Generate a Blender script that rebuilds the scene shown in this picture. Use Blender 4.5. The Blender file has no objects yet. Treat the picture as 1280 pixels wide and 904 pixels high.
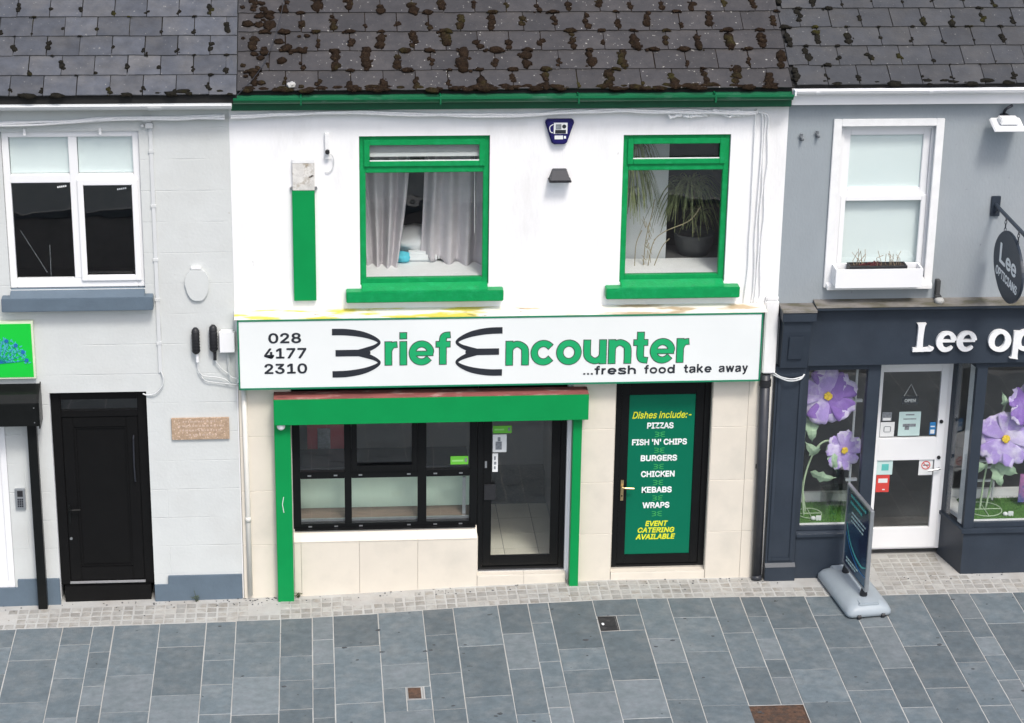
import bpy, bmesh, math, random
from mathutils import Vector, Matrix, noise
rnd = random.Random(7)
R = math.radians
scene = bpy.context.scene
col = scene.collection

# ------------------------------------------------------------------ camera
cam_data = bpy.data.cameras.new('camera')
cam_data.sensor_width = 36.0
cam_data.lens = 36.0 * 2913.8 / 1280.0
cam_data.clip_start = 0.5
cam_data.clip_end = 1500.0
cam = bpy.data.objects.new('camera', cam_data)
col.objects.link(cam)
pit, yaw, rol = R(20.80), R(5.106), R(0.8726)
fwd = Vector((math.sin(yaw)*math.cos(pit), math.cos(yaw)*math.cos(pit), -math.sin(pit)))
r0 = Vector((math.cos(yaw), -math.sin(yaw), 0)); u0 = r0.cross(fwd)
rt = math.cos(rol)*r0 + math.sin(rol)*u0
up = -math.sin(rol)*r0 + math.cos(rol)*u0
cm = Matrix((rt, up, -fwd)).transposed().to_4x4()
cm.translation = Vector((0.8832, -23.8938, 11.8996))
cam.matrix_world = cm
scene.camera = cam

# ------------------------------------------------------------------ sky, sun, exposure
SUN = Vector((0.30, -1.0, 1.55)).normalized()
sun_el = math.asin(SUN.z)
sun_az = math.atan2(SUN.x, SUN.y)
world = bpy.data.worlds.new('World'); scene.world = world
world.use_nodes = True
wn = world.node_tree.nodes; wl = world.node_tree.links
bg = wn['Background']
sky = wn.new('ShaderNodeTexSky'); sky.sky_type = 'NISHITA'
sky.sun_disc = False
sky.sun_elevation = sun_el
sky.sun_rotation = sun_az
sky.air_density = 1.0; sky.dust_density = 3.6; sky.ozone_density = 0.6
wl.new(sky.outputs[0], bg.inputs[0])
bg.inputs[1].default_value = 0.15
sun_l = bpy.data.lights.new('sun', 'SUN'); sun_l.energy = 1.5; sun_l.angle = R(11); sun_l.color = (1.0, 0.968, 0.925)
sun = bpy.data.objects.new('sun', sun_l); col.objects.link(sun)
sun.rotation_euler = SUN.to_track_quat('Z', 'Y').to_euler()
sun.location = (4, -12, 20)
scene.view_settings.view_transform = 'Standard'
scene.view_settings.look = 'None'
scene.view_settings.gamma = 1.0
scene.view_settings.use_curve_mapping = False
scene.view_settings.exposure = 0.55

# ------------------------------------------------------------------ materials
def _n(nt, t, **kw):
    n = nt.nodes.new(t)
    for k, v in kw.items(): setattr(n, k, v)
    return n
def mat(name, c, rough=.6, var=.10, scale=6., bump=.0, bscale=80., spec=.4, metal=0., rand=0., c2=None, c2s=3., c2t=.55, c2w=.08, stretch=(1,1,1), speck=None, speckt=.66, specks=60.):
    """procedural surface: base colour, soft mottling, optional second colour in noise patches, specks, fine relief"""
    m = bpy.data.materials.new(name); m.use_nodes = True
    nt = m.node_tree; L = nt.links.new
    b = nt.nodes['Principled BSDF']
    b.inputs['Roughness'].default_value = rough
    b.inputs['Specular IOR Level'].default_value = spec
    b.inputs['Metallic'].default_value = metal
    tc = _n(nt, 'ShaderNodeTexCoord'); mp = _n(nt, 'ShaderNodeMapping')
    mp.inputs['Scale'].default_value = stretch
    oi = _n(nt, 'ShaderNodeObjectInfo')
    off = _n(nt, 'ShaderNodeVectorMath', operation='SCALE'); off.inputs[0].default_value = (37., 19., 53.)
    L(oi.outputs['Random'], off.inputs['Scale']); L(off.outputs[0], mp.inputs['Location'])
    L(tc.outputs['Object'], mp.inputs['Vector'])
    nz = _n(nt, 'ShaderNodeTexNoise'); nz.inputs['Scale'].default_value = scale; nz.inputs['Detail'].default_value = 6; nz.inputs['Roughness'].default_value = .62
    L(mp.outputs[0], nz.inputs['Vector'])
    rm = _n(nt, 'ShaderNodeMapRange'); rm.inputs[1].default_value = .3; rm.inputs[2].default_value = .7
    rm.inputs[3].default_value = 1-var; rm.inputs[4].default_value = 1+var
    L(nz.outputs['Fac'], rm.inputs[0])
    val = rm.outputs[0]
    if rand:
        rr = _n(nt, 'ShaderNodeMapRange'); rr.inputs[3].default_value = 1-rand; rr.inputs[4].default_value = 1+rand
        L(oi.outputs['Random'], rr.inputs[0])
        mm = _n(nt, 'ShaderNodeMath', operation='MULTIPLY'); L(val, mm.inputs[0]); L(rr.outputs[0], mm.inputs[1]); val = mm.outputs[0]
    base = None
    if c2 is not None:
        n2 = _n(nt, 'ShaderNodeTexNoise'); n2.inputs['Scale'].default_value = c2s; n2.inputs['Detail'].default_value = 8; n2.inputs['Roughness'].default_value = .6
        L(mp.outputs[0], n2.inputs['Vector'])
        r2 = _n(nt, 'ShaderNodeMapRange'); r2.inputs[1].default_value = c2t-c2w; r2.inputs[2].default_value = c2t+c2w
        L(n2.outputs['Fac'], r2.inputs[0])
        mx = _n(nt, 'ShaderNodeMix', data_type='RGBA'); mx.inputs['A'].default_value = (*c, 1); mx.inputs['B'].default_value = (*c2, 1)
        L(r2.outputs[0], mx.inputs['Factor']); base = mx.outputs['Result']
    if speck is not None:
        n3 = _n(nt, 'ShaderNodeTexNoise'); n3.inputs['Scale'].default_value = specks; n3.inputs['Detail'].default_value = 2
        L(mp.outputs[0], n3.inputs['Vector'])
        r3 = _n(nt, 'ShaderNodeMapRange'); r3.inputs[1].default_value = speckt; r3.inputs[2].default_value = speckt+.04
        L(n3.outputs['Fac'], r3.inputs[0])
        mx = _n(nt, 'ShaderNodeMix', data_type='RGBA'); mx.inputs['A'].default_value = (*c, 1); mx.inputs['B'].default_value = (*speck, 1)
        if base is not None: L(base, mx.inputs['A'])
        L(r3.outputs[0], mx.inputs['Factor']); base = mx.outputs['Result']
    sc = _n(nt, 'ShaderNodeVectorMath', operation='SCALE'); sc.inputs[0].default_value = c
    if base is not None: L(base, sc.inputs[0])
    L(val, sc.inputs['Scale']); L(sc.outputs[0], b.inputs['Base Color'])
    if bump:
        nb = _n(nt, 'ShaderNodeTexNoise'); nb.inputs['Scale'].default_value = bscale; nb.inputs['Detail'].default_value = 4
        L(mp.outputs[0], nb.inputs['Vector'])
        bp = _n(nt, 'ShaderNodeBump'); bp.inputs['Strength'].default_value = min(1, bump); bp.inputs['Distance'].default_value = .01
        L(nb.outputs['Fac'], bp.inputs['Height']); L(bp.outputs[0], b.inputs['Normal'])
    return m

def glass_mat(name, tint=(.975, .985, .98), ior=1.5):
    m = bpy.data.materials.new(name); m.use_nodes = True
    nt = m.node_tree; nt.nodes.clear(); L = nt.links.new
    out = _n(nt, 'ShaderNodeOutputMaterial'); mix = _n(nt, 'ShaderNodeMixShader')
    tr = _n(nt, 'ShaderNodeBsdfTransparent'); tr.inputs[0].default_value = (*tint, 1)
    gl = _n(nt, 'ShaderNodeBsdfGlossy'); gl.inputs['Roughness'].default_value = .004
    lw_ = _n(nt, 'ShaderNodeLayerWeight'); lw_.inputs['Blend'].default_value = .5
    pw_ = _n(nt, 'ShaderNodeMath', operation='POWER'); pw_.inputs[1].default_value = 5.; L(lw_.outputs['Facing'], pw_.inputs[0])
    fr = _n(nt, 'ShaderNodeMath', operation='MULTIPLY_ADD'); fr.inputs[1].default_value = .955; fr.inputs[2].default_value = .06; L(pw_.outputs[0], fr.inputs[0])
    L(fr.outputs[0], mix.inputs[0]); L(tr.outputs[0], mix.inputs[1]); L(gl.outputs[0], mix.inputs[2]); L(mix.outputs[0], out.inputs[0])
    tc = _n(nt, 'ShaderNodeTexCoord'); nz = _n(nt, 'ShaderNodeTexNoise'); nz.inputs['Scale'].default_value = 1.6
    L(tc.outputs['Object'], nz.inputs['Vector'])
    bp = _n(nt, 'ShaderNodeBump'); bp.inputs['Strength'].default_value = .12; bp.inputs['Distance'].default_value = .02
    L(nz.outputs['Fac'], bp.inputs['Height']); L(bp.outputs[0], gl.inputs['Normal'])
    return m

GREEN = (.004, .27, .085)
MT = dict(
 white_wall=mat('white_wall', (.83, .835, .84), .8, .03, 3, .25, 25, c2=(.70, .70, .69), c2s=1.6, c2t=.64, c2w=.12, stretch=(1.3,1,.45), speck=(.55,.55,.53), speckt=.74, specks=12),
 pale_wall=None,
 grey_wall=mat('grey_wall', (.282, .318, .342), .75, .045, 2.5, .3, 40, c2=(.33, .36, .382), c2s=.8, c2t=.55, c2w=.15, speck=(.22,.235,.26), speckt=.74, specks=14, stretch=(1,1,.55)),
 plinth=mat('plinth_paint', (.105, .145, .185), .6, .08, 4, .3, 30),
 green=mat('green_paint', (.003, .255, .066), .38, .05, 3, .05, 30, spec=.2),
 green_old=mat('green_paint_brushed', (.003, .265, .075), .42, .10, 12, .35, 40, c2=(.010, .30, .10), c2s=9, c2t=.6, spec=.25),
 green_gutter=mat('green_gutter', (.003, .125, .048), .4, .15, 5, .1, 30, c2=(.06,.17,.11), c2s=7, c2t=.66, c2w=.06, stretch=(.4,1,1)),
 white_pvc=mat('white_pvc', (.80, .81, .82), .32, .02, 3, spec=.5),
 white_paint=mat('white_paint', (.78, .79, .79), .5, .05, 9, .2, 60),
 white_gutter=mat('white_gutter', (.60, .62, .62), .45, .06, 7, 0, c2=(.45,.44,.40), c2s=11, c2t=.68, c2w=.05, stretch=(.5,1,1)),
 cable_white=mat('painted_cable', (.82, .83, .83), .4, .05, 30),
 cable_pale=mat('pale_cable', (.60, .62, .62), .5, .08, 30),
 black=mat('black_frame', (.006, .0065, .007), .30, .1, 5, spec=.22),
 black_door=mat('black_door', (.0055, .0055, .0058), .40, .1, 5, .05, 100, spec=.18),
 black_plastic=mat('black_plastic', (.018, .019, .022), .5, .2, 30),
 black_metal=mat('black_metal', (.006, .007, .007), .35, spec=.25, var=.2, scale=9, bump=.1, bscale=40),
 cream_tile=mat('cream_tile', (.690, .640, .550), .24, .045, 1.7, 0, rand=.025, c2=(.60,.565,.49), c2s=2.2, c2t=.64, c2w=.14, spec=.5),
 grout_cream=mat('cream_grout', (.36, .34, .30), .9, .1, 9),
 slate_blue=mat('slate_blue', (.068, .073, .084), .55, .22, 7, .4, 25, rand=.22, c2=(.090,.090,.092), c2s=2.5, c2t=.55, c2w=.12, speck=(.20,.20,.19), speckt=.70, specks=30),
 slate_brown=mat('slate_brown', (.039, .037, .038), .62, .18, 8, .45, 25, rand=.15, c2=(.052,.048,.047), c2s=3, c2t=.55, c2w=.1, speck=(.34,.33,.30), speckt=.70, specks=32),
 slate_grey=mat('slate_grey', (.048, .050, .054), .58, .16, 7, .4, 25, rand=.14, c2=(.060,.059,.058), c2s=2.5, c2t=.55, c2w=.12, speck=(.17,.17,.16), speckt=.70, specks=30),
 deck=mat('roof_felt', (.014, .014, .014), .9, .2, 6),
 moss=mat('moss', (.019, .0120, .0075), .95, .5, 24, 1., 160, spec=.1, c2=(.034, .030, .010), c2s=2.2, c2t=.60, c2w=.07, speck=(.05,.035,.02), speckt=.64, specks=70),
 moss_dark=mat('moss_dark', (.014, .013, .010), .95, .4, 30, 1., 160, spec=.1, c2=(.036, .033, .008), c2s=2.5, c2t=.62, c2w=.05),
 slab=mat('slab_stone', (.110, .137, .151), .68, .17, 11, .5, 70, rand=.17, c2=(.150, .171, .178), c2s=4.5, c2t=.57, c2w=.13, speck=(.055,.065,.07), speckt=.72, specks=14),
  slab_pale=mat('slab_stone_pale', (.140, .165, .175), .7, .14, 13, .3, 60, rand=.14, c2=(.17, .192, .205), c2s=5, c2t=.55, c2w=.12),
 sett=mat('sett_stone', (.325, .325, .305), .85, .14, 9, .5, 60, rand=.16, c2=(.25,.235,.205), c2s=6, c2t=.58, c2w=.1),
 mortar=mat('mortar', (.41, .415, .40), .95, .10, 4, .5, 50, c2=(.37,.36,.335), c2s=2.2, c2t=.55, c2w=.1, speck=(.2,.18,.15), speckt=.72, specks=20),
 asphalt=mat('asphalt', (.05, .05, .052), .9, .2, 3, .5, 90),
 kerb=mat('kerb_granite', (.28, .28, .27), .8, .15, 20, .3, 60),
 earth=mat('earth', (.10, .10, .09), .95, .2, .3),
 rust=mat('rusty_iron', (.105, .058, .036), .85, .3, 25, .8, 90, c2=(.06,.04,.03), c2s=12, c2t=.5),
 dark_iron=mat('dark_iron', (.022, .022, .024), .6, .3, 25, .4, 60, c2=(.05,.05,.05), c2s=10, c2t=.6),
 sign_white=mat('sign_white', (.77, .80, .79), .3, .02, .8, spec=.5, c2=(.73,.765,.755), c2s=.9, c2t=.55, c2w=.2),
 sign_green_edge=mat('sign_green_edge', (.01, .20, .10), .4),
 ink=mat('sign_ink', (.022, .026, .034), .4, .1, 4),
 letter_green=mat('letter_green', (.012, .36, .13), .35, .05, 4),
 letter_edge=mat('letter_edge', (.05, .08, .065), .4),
 ledge=None,
 red_metal=mat('red_primer', (.26, .085, .075), .7, .25, 6, .3, 60, c2=(.42,.25,.22), c2s=9, c2t=.62, c2w=.06, stretch=(.4,1,1), speck=(.06,.03,.03), speckt=.70, specks=5),
 menu_green=mat('menu_green', (.002, .14, .076), .3, .03, 2, spec=.2),
 menu_white=mat('menu_white', (.80, .82, .82), .4), menu_yellow=mat('menu_yellow', (.70, .72, .03), .4), menu_lime=mat('menu_lime', (.05, .38, .10), .4),
 brass=mat('brass', (.62, .47, .24), .3, .1, 20, metal=.9),
 steel=mat('steel', (.55, .56, .57), .3, .1, 30, metal=.9),
 alu=mat('aluminium', (.50, .52, .54), .38, .06, 20, metal=.85),
 navy=mat('navy_plastic', (.012, .010, .10), .35, .1, 9),
 lamp_grey=mat('lamp_grey', (.028, .031, .039), .45, .1, 12, spec=.2),
 curtain=mat('curtain', (.54, .51, .535), .9, .08, 6, .25, 200, spec=.1),
 cloth_white=mat('cloth_white', (.75, .77, .78), .8, .05, 6), cloth_blue=mat('cloth_blue', (.10, .55, .68), .8, .1, 6),
 blind=mat('blind_slat', (.72, .74, .73), .5, .05, 6),
 blind_cyan=mat('frosted_blind', (.74, .83, .83), .55, .03, 1.4, c2=(.80,.87,.87), c2s=.9, c2t=.5, c2w=.2, stretch=(.5,1,1)),
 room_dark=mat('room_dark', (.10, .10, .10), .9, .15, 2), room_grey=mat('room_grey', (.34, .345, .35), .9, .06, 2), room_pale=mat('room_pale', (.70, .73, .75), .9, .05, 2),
 floor_tile=mat('floor_tile', (.72, .70, .60), .35, .05, 3, rand=.04), mat_dark=mat('floor_mat', (.11, .12, .125), .9, .2, 40, .5, 200),
 wood=mat('brown_board', (.20, .15, .115), .5, .2, 5, stretch=(1,8,8)),
 mint=mat('mint_panel', (.60, .76, .62), .4, .04, 3),
 red=mat('red_plastic', (.42, .045, .06), .4, .1, 4),
 leaf=mat('spider_leaf', (.20, .23, .10), .6, .35, 30), leaf_dry=mat('dry_leaf', (.30, .26, .16), .7, .3, 30),
 pot=mat('grey_pot', (.055, .058, .06), .7, .15, 8, .3, 60),
 shop_grey=mat('shopfront_grey', (.028, .038, .053), .42, .10, 3, .15, 50, spec=.3, c2=(.036,.047,.064), c2s=1.3, c2t=.55, c2w=.15, speck=(.09,.10,.12), speckt=.765, specks=13),
 lead=mat('weathered_lead', (.20, .19, .175), .85, .3, 14, .6, 60, c2=(.09,.085,.06), c2s=7, c2t=.52, c2w=.08, stretch=(.5,1,1)),
 petal=mat('paper_petal', (.40, .29, .64), .8, .14, 9, .1, 60, spec=.15, c2=(.66, .60, .78), c2s=5, c2t=.55, c2w=.10), petal_dark=mat('paper_petal_dark', (.25, .13, .47), .8, .14, 9, c2=(.40,.29,.62), c2s=3, c2t=.62),
 pollen=mat('yellow_centre', (.78, .56, .04), .8, .15, 40, .6, 90), paper_leaf=mat('paper_leaf', (.36, .50, .34), .8, .08, 6), stem=mat('flower_stem', (.42, .55, .36), .6, .06, 9),
 turf=mat('artificial_turf', (.085, .22, .035), .9, .35, 60, .8, 160), acrylic=None,
 board_grey=mat('base_plastic', (.30, .345, .375), .42, .05, 4, .05, 90), poster=None, poster_pink=mat('poster_pink', (.35, .14, .32), .4, .5, 7, c2=(.06,.10,.28), c2s=6, c2t=.5),
 lime=mat('lime_sticker', (.14, .50, .05), .4, .05, 9), lime2=mat('lime_light', (.30, .65, .20), .4), paper=mat('paper', (.72, .74, .74), .7, .04, 9), paper_mint=mat('paper_mint', (.52, .68, .66), .7, .04, 9), teal=mat('teal', (.10, .45, .42), .6), redp=mat('red_print', (.60, .06, .05), .5), bluep=mat('blue_print', (.03, .20, .46), .5), grey_print=mat('grey_print', (.20, .22, .24), .6, .3, 40),
 tree_green=mat('sign_bright_green', (.008, .53, .045), .35, .03, 3), emblem_blue=mat('emblem_blue', (.015, .14, .38), .4), emblem_cyan=mat('emblem_cyan', (.06, .42, .44), .4), sign_edge=mat('sign_cream_edge', (.62, .68, .52), .5),
 plaque=mat('stone_plaque', (.40, .29, .20), .8, .2, 30, .5, 90, speck=(.62,.48,.38), speckt=.60, specks=45),
 fixing=mat('corroded_fixing', (.14, .155, .17), .7, .3, 30), petal_tip=mat('paper_petal_tip', (.62, .56, .74), .8, .12, 9, .1, 60, spec=.15, c2=(.46,.36,.68), c2s=9, c2t=.55), room_mid=mat('room_mid', (.20, .20, .20), .9, .12, 2),
 worn_letter=mat('worn_letter', (.52,.40,.32), .8, .2, 30),
 soil=mat('soil', (.03, .022, .018), .95, .4, 40, 1, 90), burgundy=mat('burgundy_leaf', (.09, .018, .022), .7, .3, 20), twig=mat('twig', (.28, .22, .15), .8, .3, 30), weed=mat('weed', (.06,.08,.03), .8, .3, 20),
 pipe_dark=mat('dark_downpipe', (.032, .035, .043), .4, .15, 8), pipe_cream=mat('cream_pipe', (.66, .65, .60), .4, .04, 8),
 stain=mat('gum', (.06,.065,.07), .9, .2, 40),
)
MT['glass'] = glass_mat('glass'); MT['acrylic'] = glass_mat('acrylic', (.95, .98, .965))

def extra_mats():
    # pale ruled render of the left building: horizontal score lines every 0.345 m, cut as relief
    m = mat('pale_render', (.580, .605, .596), .8, .03, 3, 0, c2=(.535, .55, .535), c2s=1.1, c2t=.62, c2w=.14, speck=(.48,.48,.46), speckt=.78, specks=11)
    nt = m.node_tree; L = nt.links.new; b = nt.nodes['Principled BSDF']
    tc = _n(nt, 'ShaderNodeTexCoord')
    br = _n(nt, 'ShaderNodeTexBrick'); br.inputs['Scale'].default_value = 1.0
    br.inputs['Brick Width'].default_value = 3.1; br.inputs['Row Height'].default_value = .345; br.inputs['Mortar Size'].default_value = .006; br.inputs['Mortar Smooth'].default_value = .6
    br.inputs['Color1'].default_value = (1,1,1,1); br.inputs['Color2'].default_value = (1,1,1,1); br.inputs['Mortar'].default_value = (0,0,0,1)
    sx = _n(nt, 'ShaderNodeSeparateXYZ'); cb = _n(nt, 'ShaderNodeCombineXYZ')
    L(tc.outputs['Object'], sx.inputs[0]); L(sx.outputs[0], cb.inputs[0]); L(sx.outputs[2], cb.inputs[1]); L(cb.outputs[0], br.inputs['Vector'])
    nz = _n(nt, 'ShaderNodeTexNoise'); nz.inputs['Scale'].default_value = 2.; L(tc.outputs['Object'], nz.inputs['Vector'])
    fade = _n(nt, 'ShaderNodeMapRange'); fade.inputs[1].default_value = .42; fade.inputs[2].default_value = .62; L(nz.outputs['Fac'], fade.inputs[0])
    nf = _n(nt, 'ShaderNodeTexNoise'); nf.inputs['Scale'].default_value = 30; L(tc.outputs['Object'], nf.inputs['Vector'])
    bp = _n(nt, 'ShaderNodeBump'); bp.inputs['Distance'].default_value = .003
    L(fade.outputs[0], bp.inputs['Strength']); L(br.outputs['Color'], bp.inputs['Height'])
    b2 = _n(nt, 'ShaderNodeBump'); b2.inputs['Distance'].default_value = .008; b2.inputs['Strength'].default_value = .25
    L(nf.outputs['Fac'], b2.inputs['Height']); L(bp.outputs[0], b2.inputs['Normal']); L(b2.outputs[0], b.inputs['Normal'])
    MT['pale_wall'] = m
    # flaking paint on top of the fascia: white, yellow and brown patches
    m = bpy.data.materials.new('flaking_ledge'); m.use_nodes = True; nt = m.node_tree; L = nt.links.new; b = nt.nodes['Principled BSDF']
    b.inputs['Roughness'].default_value = .85
    tc = _n(nt, 'ShaderNodeTexCoord'); mp = _n(nt, 'ShaderNodeMapping'); mp.inputs['Scale'].default_value = (1.1, 5, 5); L(tc.outputs['Object'], mp.inputs[0])
    def patch(scale, lo, hi, seed):
        n = _n(nt, 'ShaderNodeTexNoise'); n.inputs['Scale'].default_value = scale; n.inputs['Detail'].default_value = 7
        mm = _n(nt, 'ShaderNodeMapping'); mm.inputs['Location'].default_value = (seed, seed, 0); L(mp.outputs[0], mm.inputs[0]); L(mm.outputs[0], n.inputs['Vector'])
        r = _n(nt, 'ShaderNodeMapRange'); r.inputs[1].default_value = lo; r.inputs[2].default_value = hi; L(n.outputs['Fac'], r.inputs[0]); return r.outputs[0]
    sep = _n(nt, 'ShaderNodeSeparateXYZ'); L(tc.outputs['Object'], sep.inputs[0])
    gr = _n(nt, 'ShaderNodeMapRange'); gr.inputs[1].default_value = -.45; gr.inputs[2].default_value = .1; L(sep.outputs[0], gr.inputs[0])
    c1 = _n(nt, 'ShaderNodeMix', data_type='RGBA'); c1.inputs['A'].default_value = (.60, .53, .08, 1); c1.inputs['B'].default_value = (.46, .36, .24, 1); L(gr.outputs[0], c1.inputs['Factor'])
    c2 = _n(nt, 'ShaderNodeMix', data_type='RGBA'); c2.inputs['A'].default_value = (.78, .75, .68, 1); L(c1.outputs['Result'], c2.inputs['B']); L(patch(1.9, .50, .60, 3.3), c2.inputs['Factor'])
    c3 = _n(nt, 'ShaderNodeMix', data_type='RGBA'); L(c2.outputs['Result'], c3.inputs['A']); c3.inputs['B'].default_value = (.13, .10, .07, 1); L(patch(6, .66, .70, 9), c3.inputs['Factor'])
    L(c3.outputs['Result'], b.inputs['Base Color']); MT['ledge'] = m
    # pavement sign poster: navy print with a soft blue sweep
    m = bpy.data.materials.new('poster_navy'); m.use_nodes = True; nt = m.node_tree; L = nt.links.new; b = nt.nodes['Principled BSDF']; b.inputs['Roughness'].default_value = .25
    tc = _n(nt, 'ShaderNodeTexCoord'); w = _n(nt, 'ShaderNodeTexNoise'); w.inputs['Scale'].default_value = 1.6; L(tc.outputs['Object'], w.inputs['Vector'])
    cr = _n(nt, 'ShaderNodeValToRGB'); cr.color_ramp.elements[0].color = (.012, .022, .06, 1); cr.color_ramp.elements[0].position = .4; cr.color_ramp.elements[1].color = (.04, .10, .16, 1); cr.color_ramp.elements[1].position = .62
    L(w.outputs['Fac'], cr.inputs[0]); L(cr.outputs[0], b.inputs['Base Color']); MT['poster'] = m
extra_mats()

# ------------------------------------------------------------------ mesh helpers
WO = {}            # world origin of every object built here
def tag(o, label=None, cat=None, group=None, kind=None):
    if label: o['label'] = label
    if cat: o['category'] = cat
    if group: o['group'] = group
    if kind: o['kind'] = kind
    return o
def thing(name, loc, label, cat, group=None):
    o = bpy.data.objects.new(name, None); o.empty_display_size = .1
    o.location = loc; WO[o] = Vector(loc); col.objects.link(o)
    return tag(o, label, cat, group)
def place(o, w, parent=None):
    w = Vector(w); WO[o] = w; col.objects.link(o)
    if parent is not None:
        o.parent = parent; o.location = w - WO[parent]
    else: o.location = w
    return o

class MB:
    """collects shapes in world metres; build() links them as ONE mesh object"""
    def __init__(s): s.v = []; s.f = []
    def add(s, vs, fs):
        n = len(s.v); s.v += [Vector(v) for v in vs]; s.f += [tuple(i+n for i in f) for f in fs]; return s
    def box(s, x0, x1, y0, y1, z0, z1):
        return s.add([(x0,y0,z0),(x1,y0,z0),(x1,y1,z0),(x0,y1,z0),(x0,y0,z1),(x1,y0,z1),(x1,y1,z1),(x0,y1,z1)],
                     [(0,3,2,1),(4,5,6,7),(0,1,5,4),(1,2,6,5),(2,3,7,6),(3,0,4,7)])
    def quad(s, a, b, c, d): return s.add([a,b,c,d], [(0,1,2,3)])
    def prism_y(s, pts, y0, y1):            # polygon in x,z ; y0 front
        n = len(pts)
        return s.add([(x,y0,z) for x,z in pts]+[(x,y1,z) for x,z in pts],
                     [tuple(range(n)), tuple(range(2*n-1, n-1, -1))]+[((i+1)%n, i, i+n, (i+1)%n+n) for i in range(n)])
    def prism_x(s, pts, x0, x1):            # polygon in y,z
        n = len(pts)
        return s.add([(x0,y,z) for y,z in pts]+[(x1,y,z) for y,z in pts],
                     [tuple(range(n-1, -1, -1)), tuple(range(n, 2*n))]+[(i, (i+1)%n, (i+1)%n+n, i+n) for i in range(n)])
    def prism_z(s, pts, z0, z1):
        n = len(pts)
        return s.add([(x,y,z0) for x,y in pts]+[(x,y,z1) for x,y in pts],
                     [tuple(range(n-1, -1, -1)), tuple(range(n, 2*n))]+[(i, (i+1)%n, (i+1)%n+n, i+n) for i in range(n)])
    def tube(s, path, r, seg=8, cap=True):
        P = [Vector(p) for p in path]; n = len(P); base = len(s.v); ref = None
        for i, p in enumerate(P):
            t = (P[min(i+1,n-1)]-P[max(i-1,0)]).normalized()
            if ref is None: ref = t.orthogonal().normalized()
            ref = (ref - t*ref.dot(t)); ref = ref.normalized() if ref.length > 1e-6 else t.orthogonal().normalized()
            b = t.cross(ref); rr = r[i] if isinstance(r, (list, tuple)) else r
            for k in range(seg):
                a = 2*math.pi*k/seg; s.v.append(p + rr*(math.cos(a)*ref + math.sin(a)*b))
        for i in range(n-1):
            for k in range(seg):
                s.f.append((base+i*seg+k, base+i*seg+(k+1)%seg, base+(i+1)*seg+(k+1)%seg, base+(i+1)*seg+k))
        if cap:
            s.f.append(tuple(base+k for k in range(seg-1,-1,-1))); s.f.append(tuple(base+(n-1)*seg+k for k in range(seg)))
        return s
    def blob(s, c, sx, sy, sz, M=None, jit=.18, sub=2, seed=0):
        bm = ICO[sub]; k = len(s.v); q = random.Random(seed)
        off = Vector((q.random()*50, q.random()*50, q.random()*50))
        for v in bm[0]:
            w = v*(1+jit*2*noise.noise(v*2.1+off))
            w = Vector((w.x*sx, w.y*sy, w.z*sz))
            if M is not None: w = M @ w
            s.v.append(w+Vector(c))
        s.f += [tuple(i+k for i in f) for f in bm[1]]; return s
    def lathe(s, prof, c, seg=20):          # profile [(r,z)]
        b = len(s.v); c = Vector(c)
        for r, z in prof:
            for k in range(seg):
                a = 2*math.pi*k/seg; s.v.append(c+Vector((r*math.cos(a), r*math.sin(a), z)))
        for i in range(len(prof)-1):
            for k in range(seg): s.f.append((b+i*seg+k, b+i*seg+(k+1)%seg, b+(i+1)*seg+(k+1)%seg, b+(i+1)*seg+k))
        s.f.append(tuple(b+k for k in range(seg-1,-1,-1))); s.f.append(tuple(b+(len(prof)-1)*seg+k for k in range(seg)))
        return s
    def ribbon(s, pts, y, t, close=False, n=6):   # variable-width stroke in x,z ; pts (x,z,half width)
        P = spline(pts, n, close); m = len(P); L_, R_ = [], []
        for i, p in enumerate(P):
            a = P[(i-1) % m] if (close or i) else p; b = P[(i+1) % m] if (close or i < m-1) else p
            d = Vector((b[0]-a[0], b[1]-a[1])); d.normalize(); nx, nz = -d.y, d.x
            L_.append((p[0]+nx*p[2], p[1]+nz*p[2])); R_.append((p[0]-nx*p[2], p[1]-nz*p[2]))
        b0 = len(s.v)
        for yy in (y, y+t):
            for q in L_+R_: s.v.append(Vector((q[0], yy, q[1])))
        k = 2*m; cnt = m if close else m-1
        for i in range(cnt):
            j = (i+1) % m; l0, l1, r0_, r1 = b0+i, b0+j, b0+m+i, b0+m+j
            s.f += [(l0, l1, r1, r0_), (l0+k, r0_+k, r1+k, l1+k), (l1, l0, l0+k, l1+k), (r0_, r1, r1+k, r0_+k)]
        if not close:
            s.f += [(b0, b0+m, b0+m+k, b0+k), (b0+m-1, b0+m-1+k, b0+2*m-1+k, b0+2*m-1)]
        return s
    def build(s, name, m, parent=None, bevel=0, smooth=False, origin=None, xf=None):
        vs = [xf @ v for v in s.v] if xf is not None else s.v
        if origin is None:
            xs = [v.x for v in vs]; ys = [v.y for v in vs]; zs = [v.z for v in vs]
            origin = Vector(((min(xs)+max(xs))/2, (min(ys)+max(ys))/2, min(zs)))
        origin = Vector(origin)
        me = bpy.data.meshes.new(name); me.from_pydata([v-origin for v in vs], [], s.f)
        bm = bmesh.new(); bm.from_mesh(me)
        bmesh.ops.recalc_face_normals(bm, faces=bm.faces)
        if bevel:
            es = [e for e in bm.edges if len(e.link_faces) == 2 and e.calc_face_angle(0) > .5]
            bmesh.ops.bevel(bm, geom=es, offset=bevel, segments=2, affect='EDGES', clamp_overlap=True)
        bm.to_mesh(me); bm.free()
        if smooth:
            for p in me.polygons: p.use_smooth = True
        me.materials.append(m if not isinstance(m, str) else MT[m])
        return place(bpy.data.objects.new(name, me), origin, parent)

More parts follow.
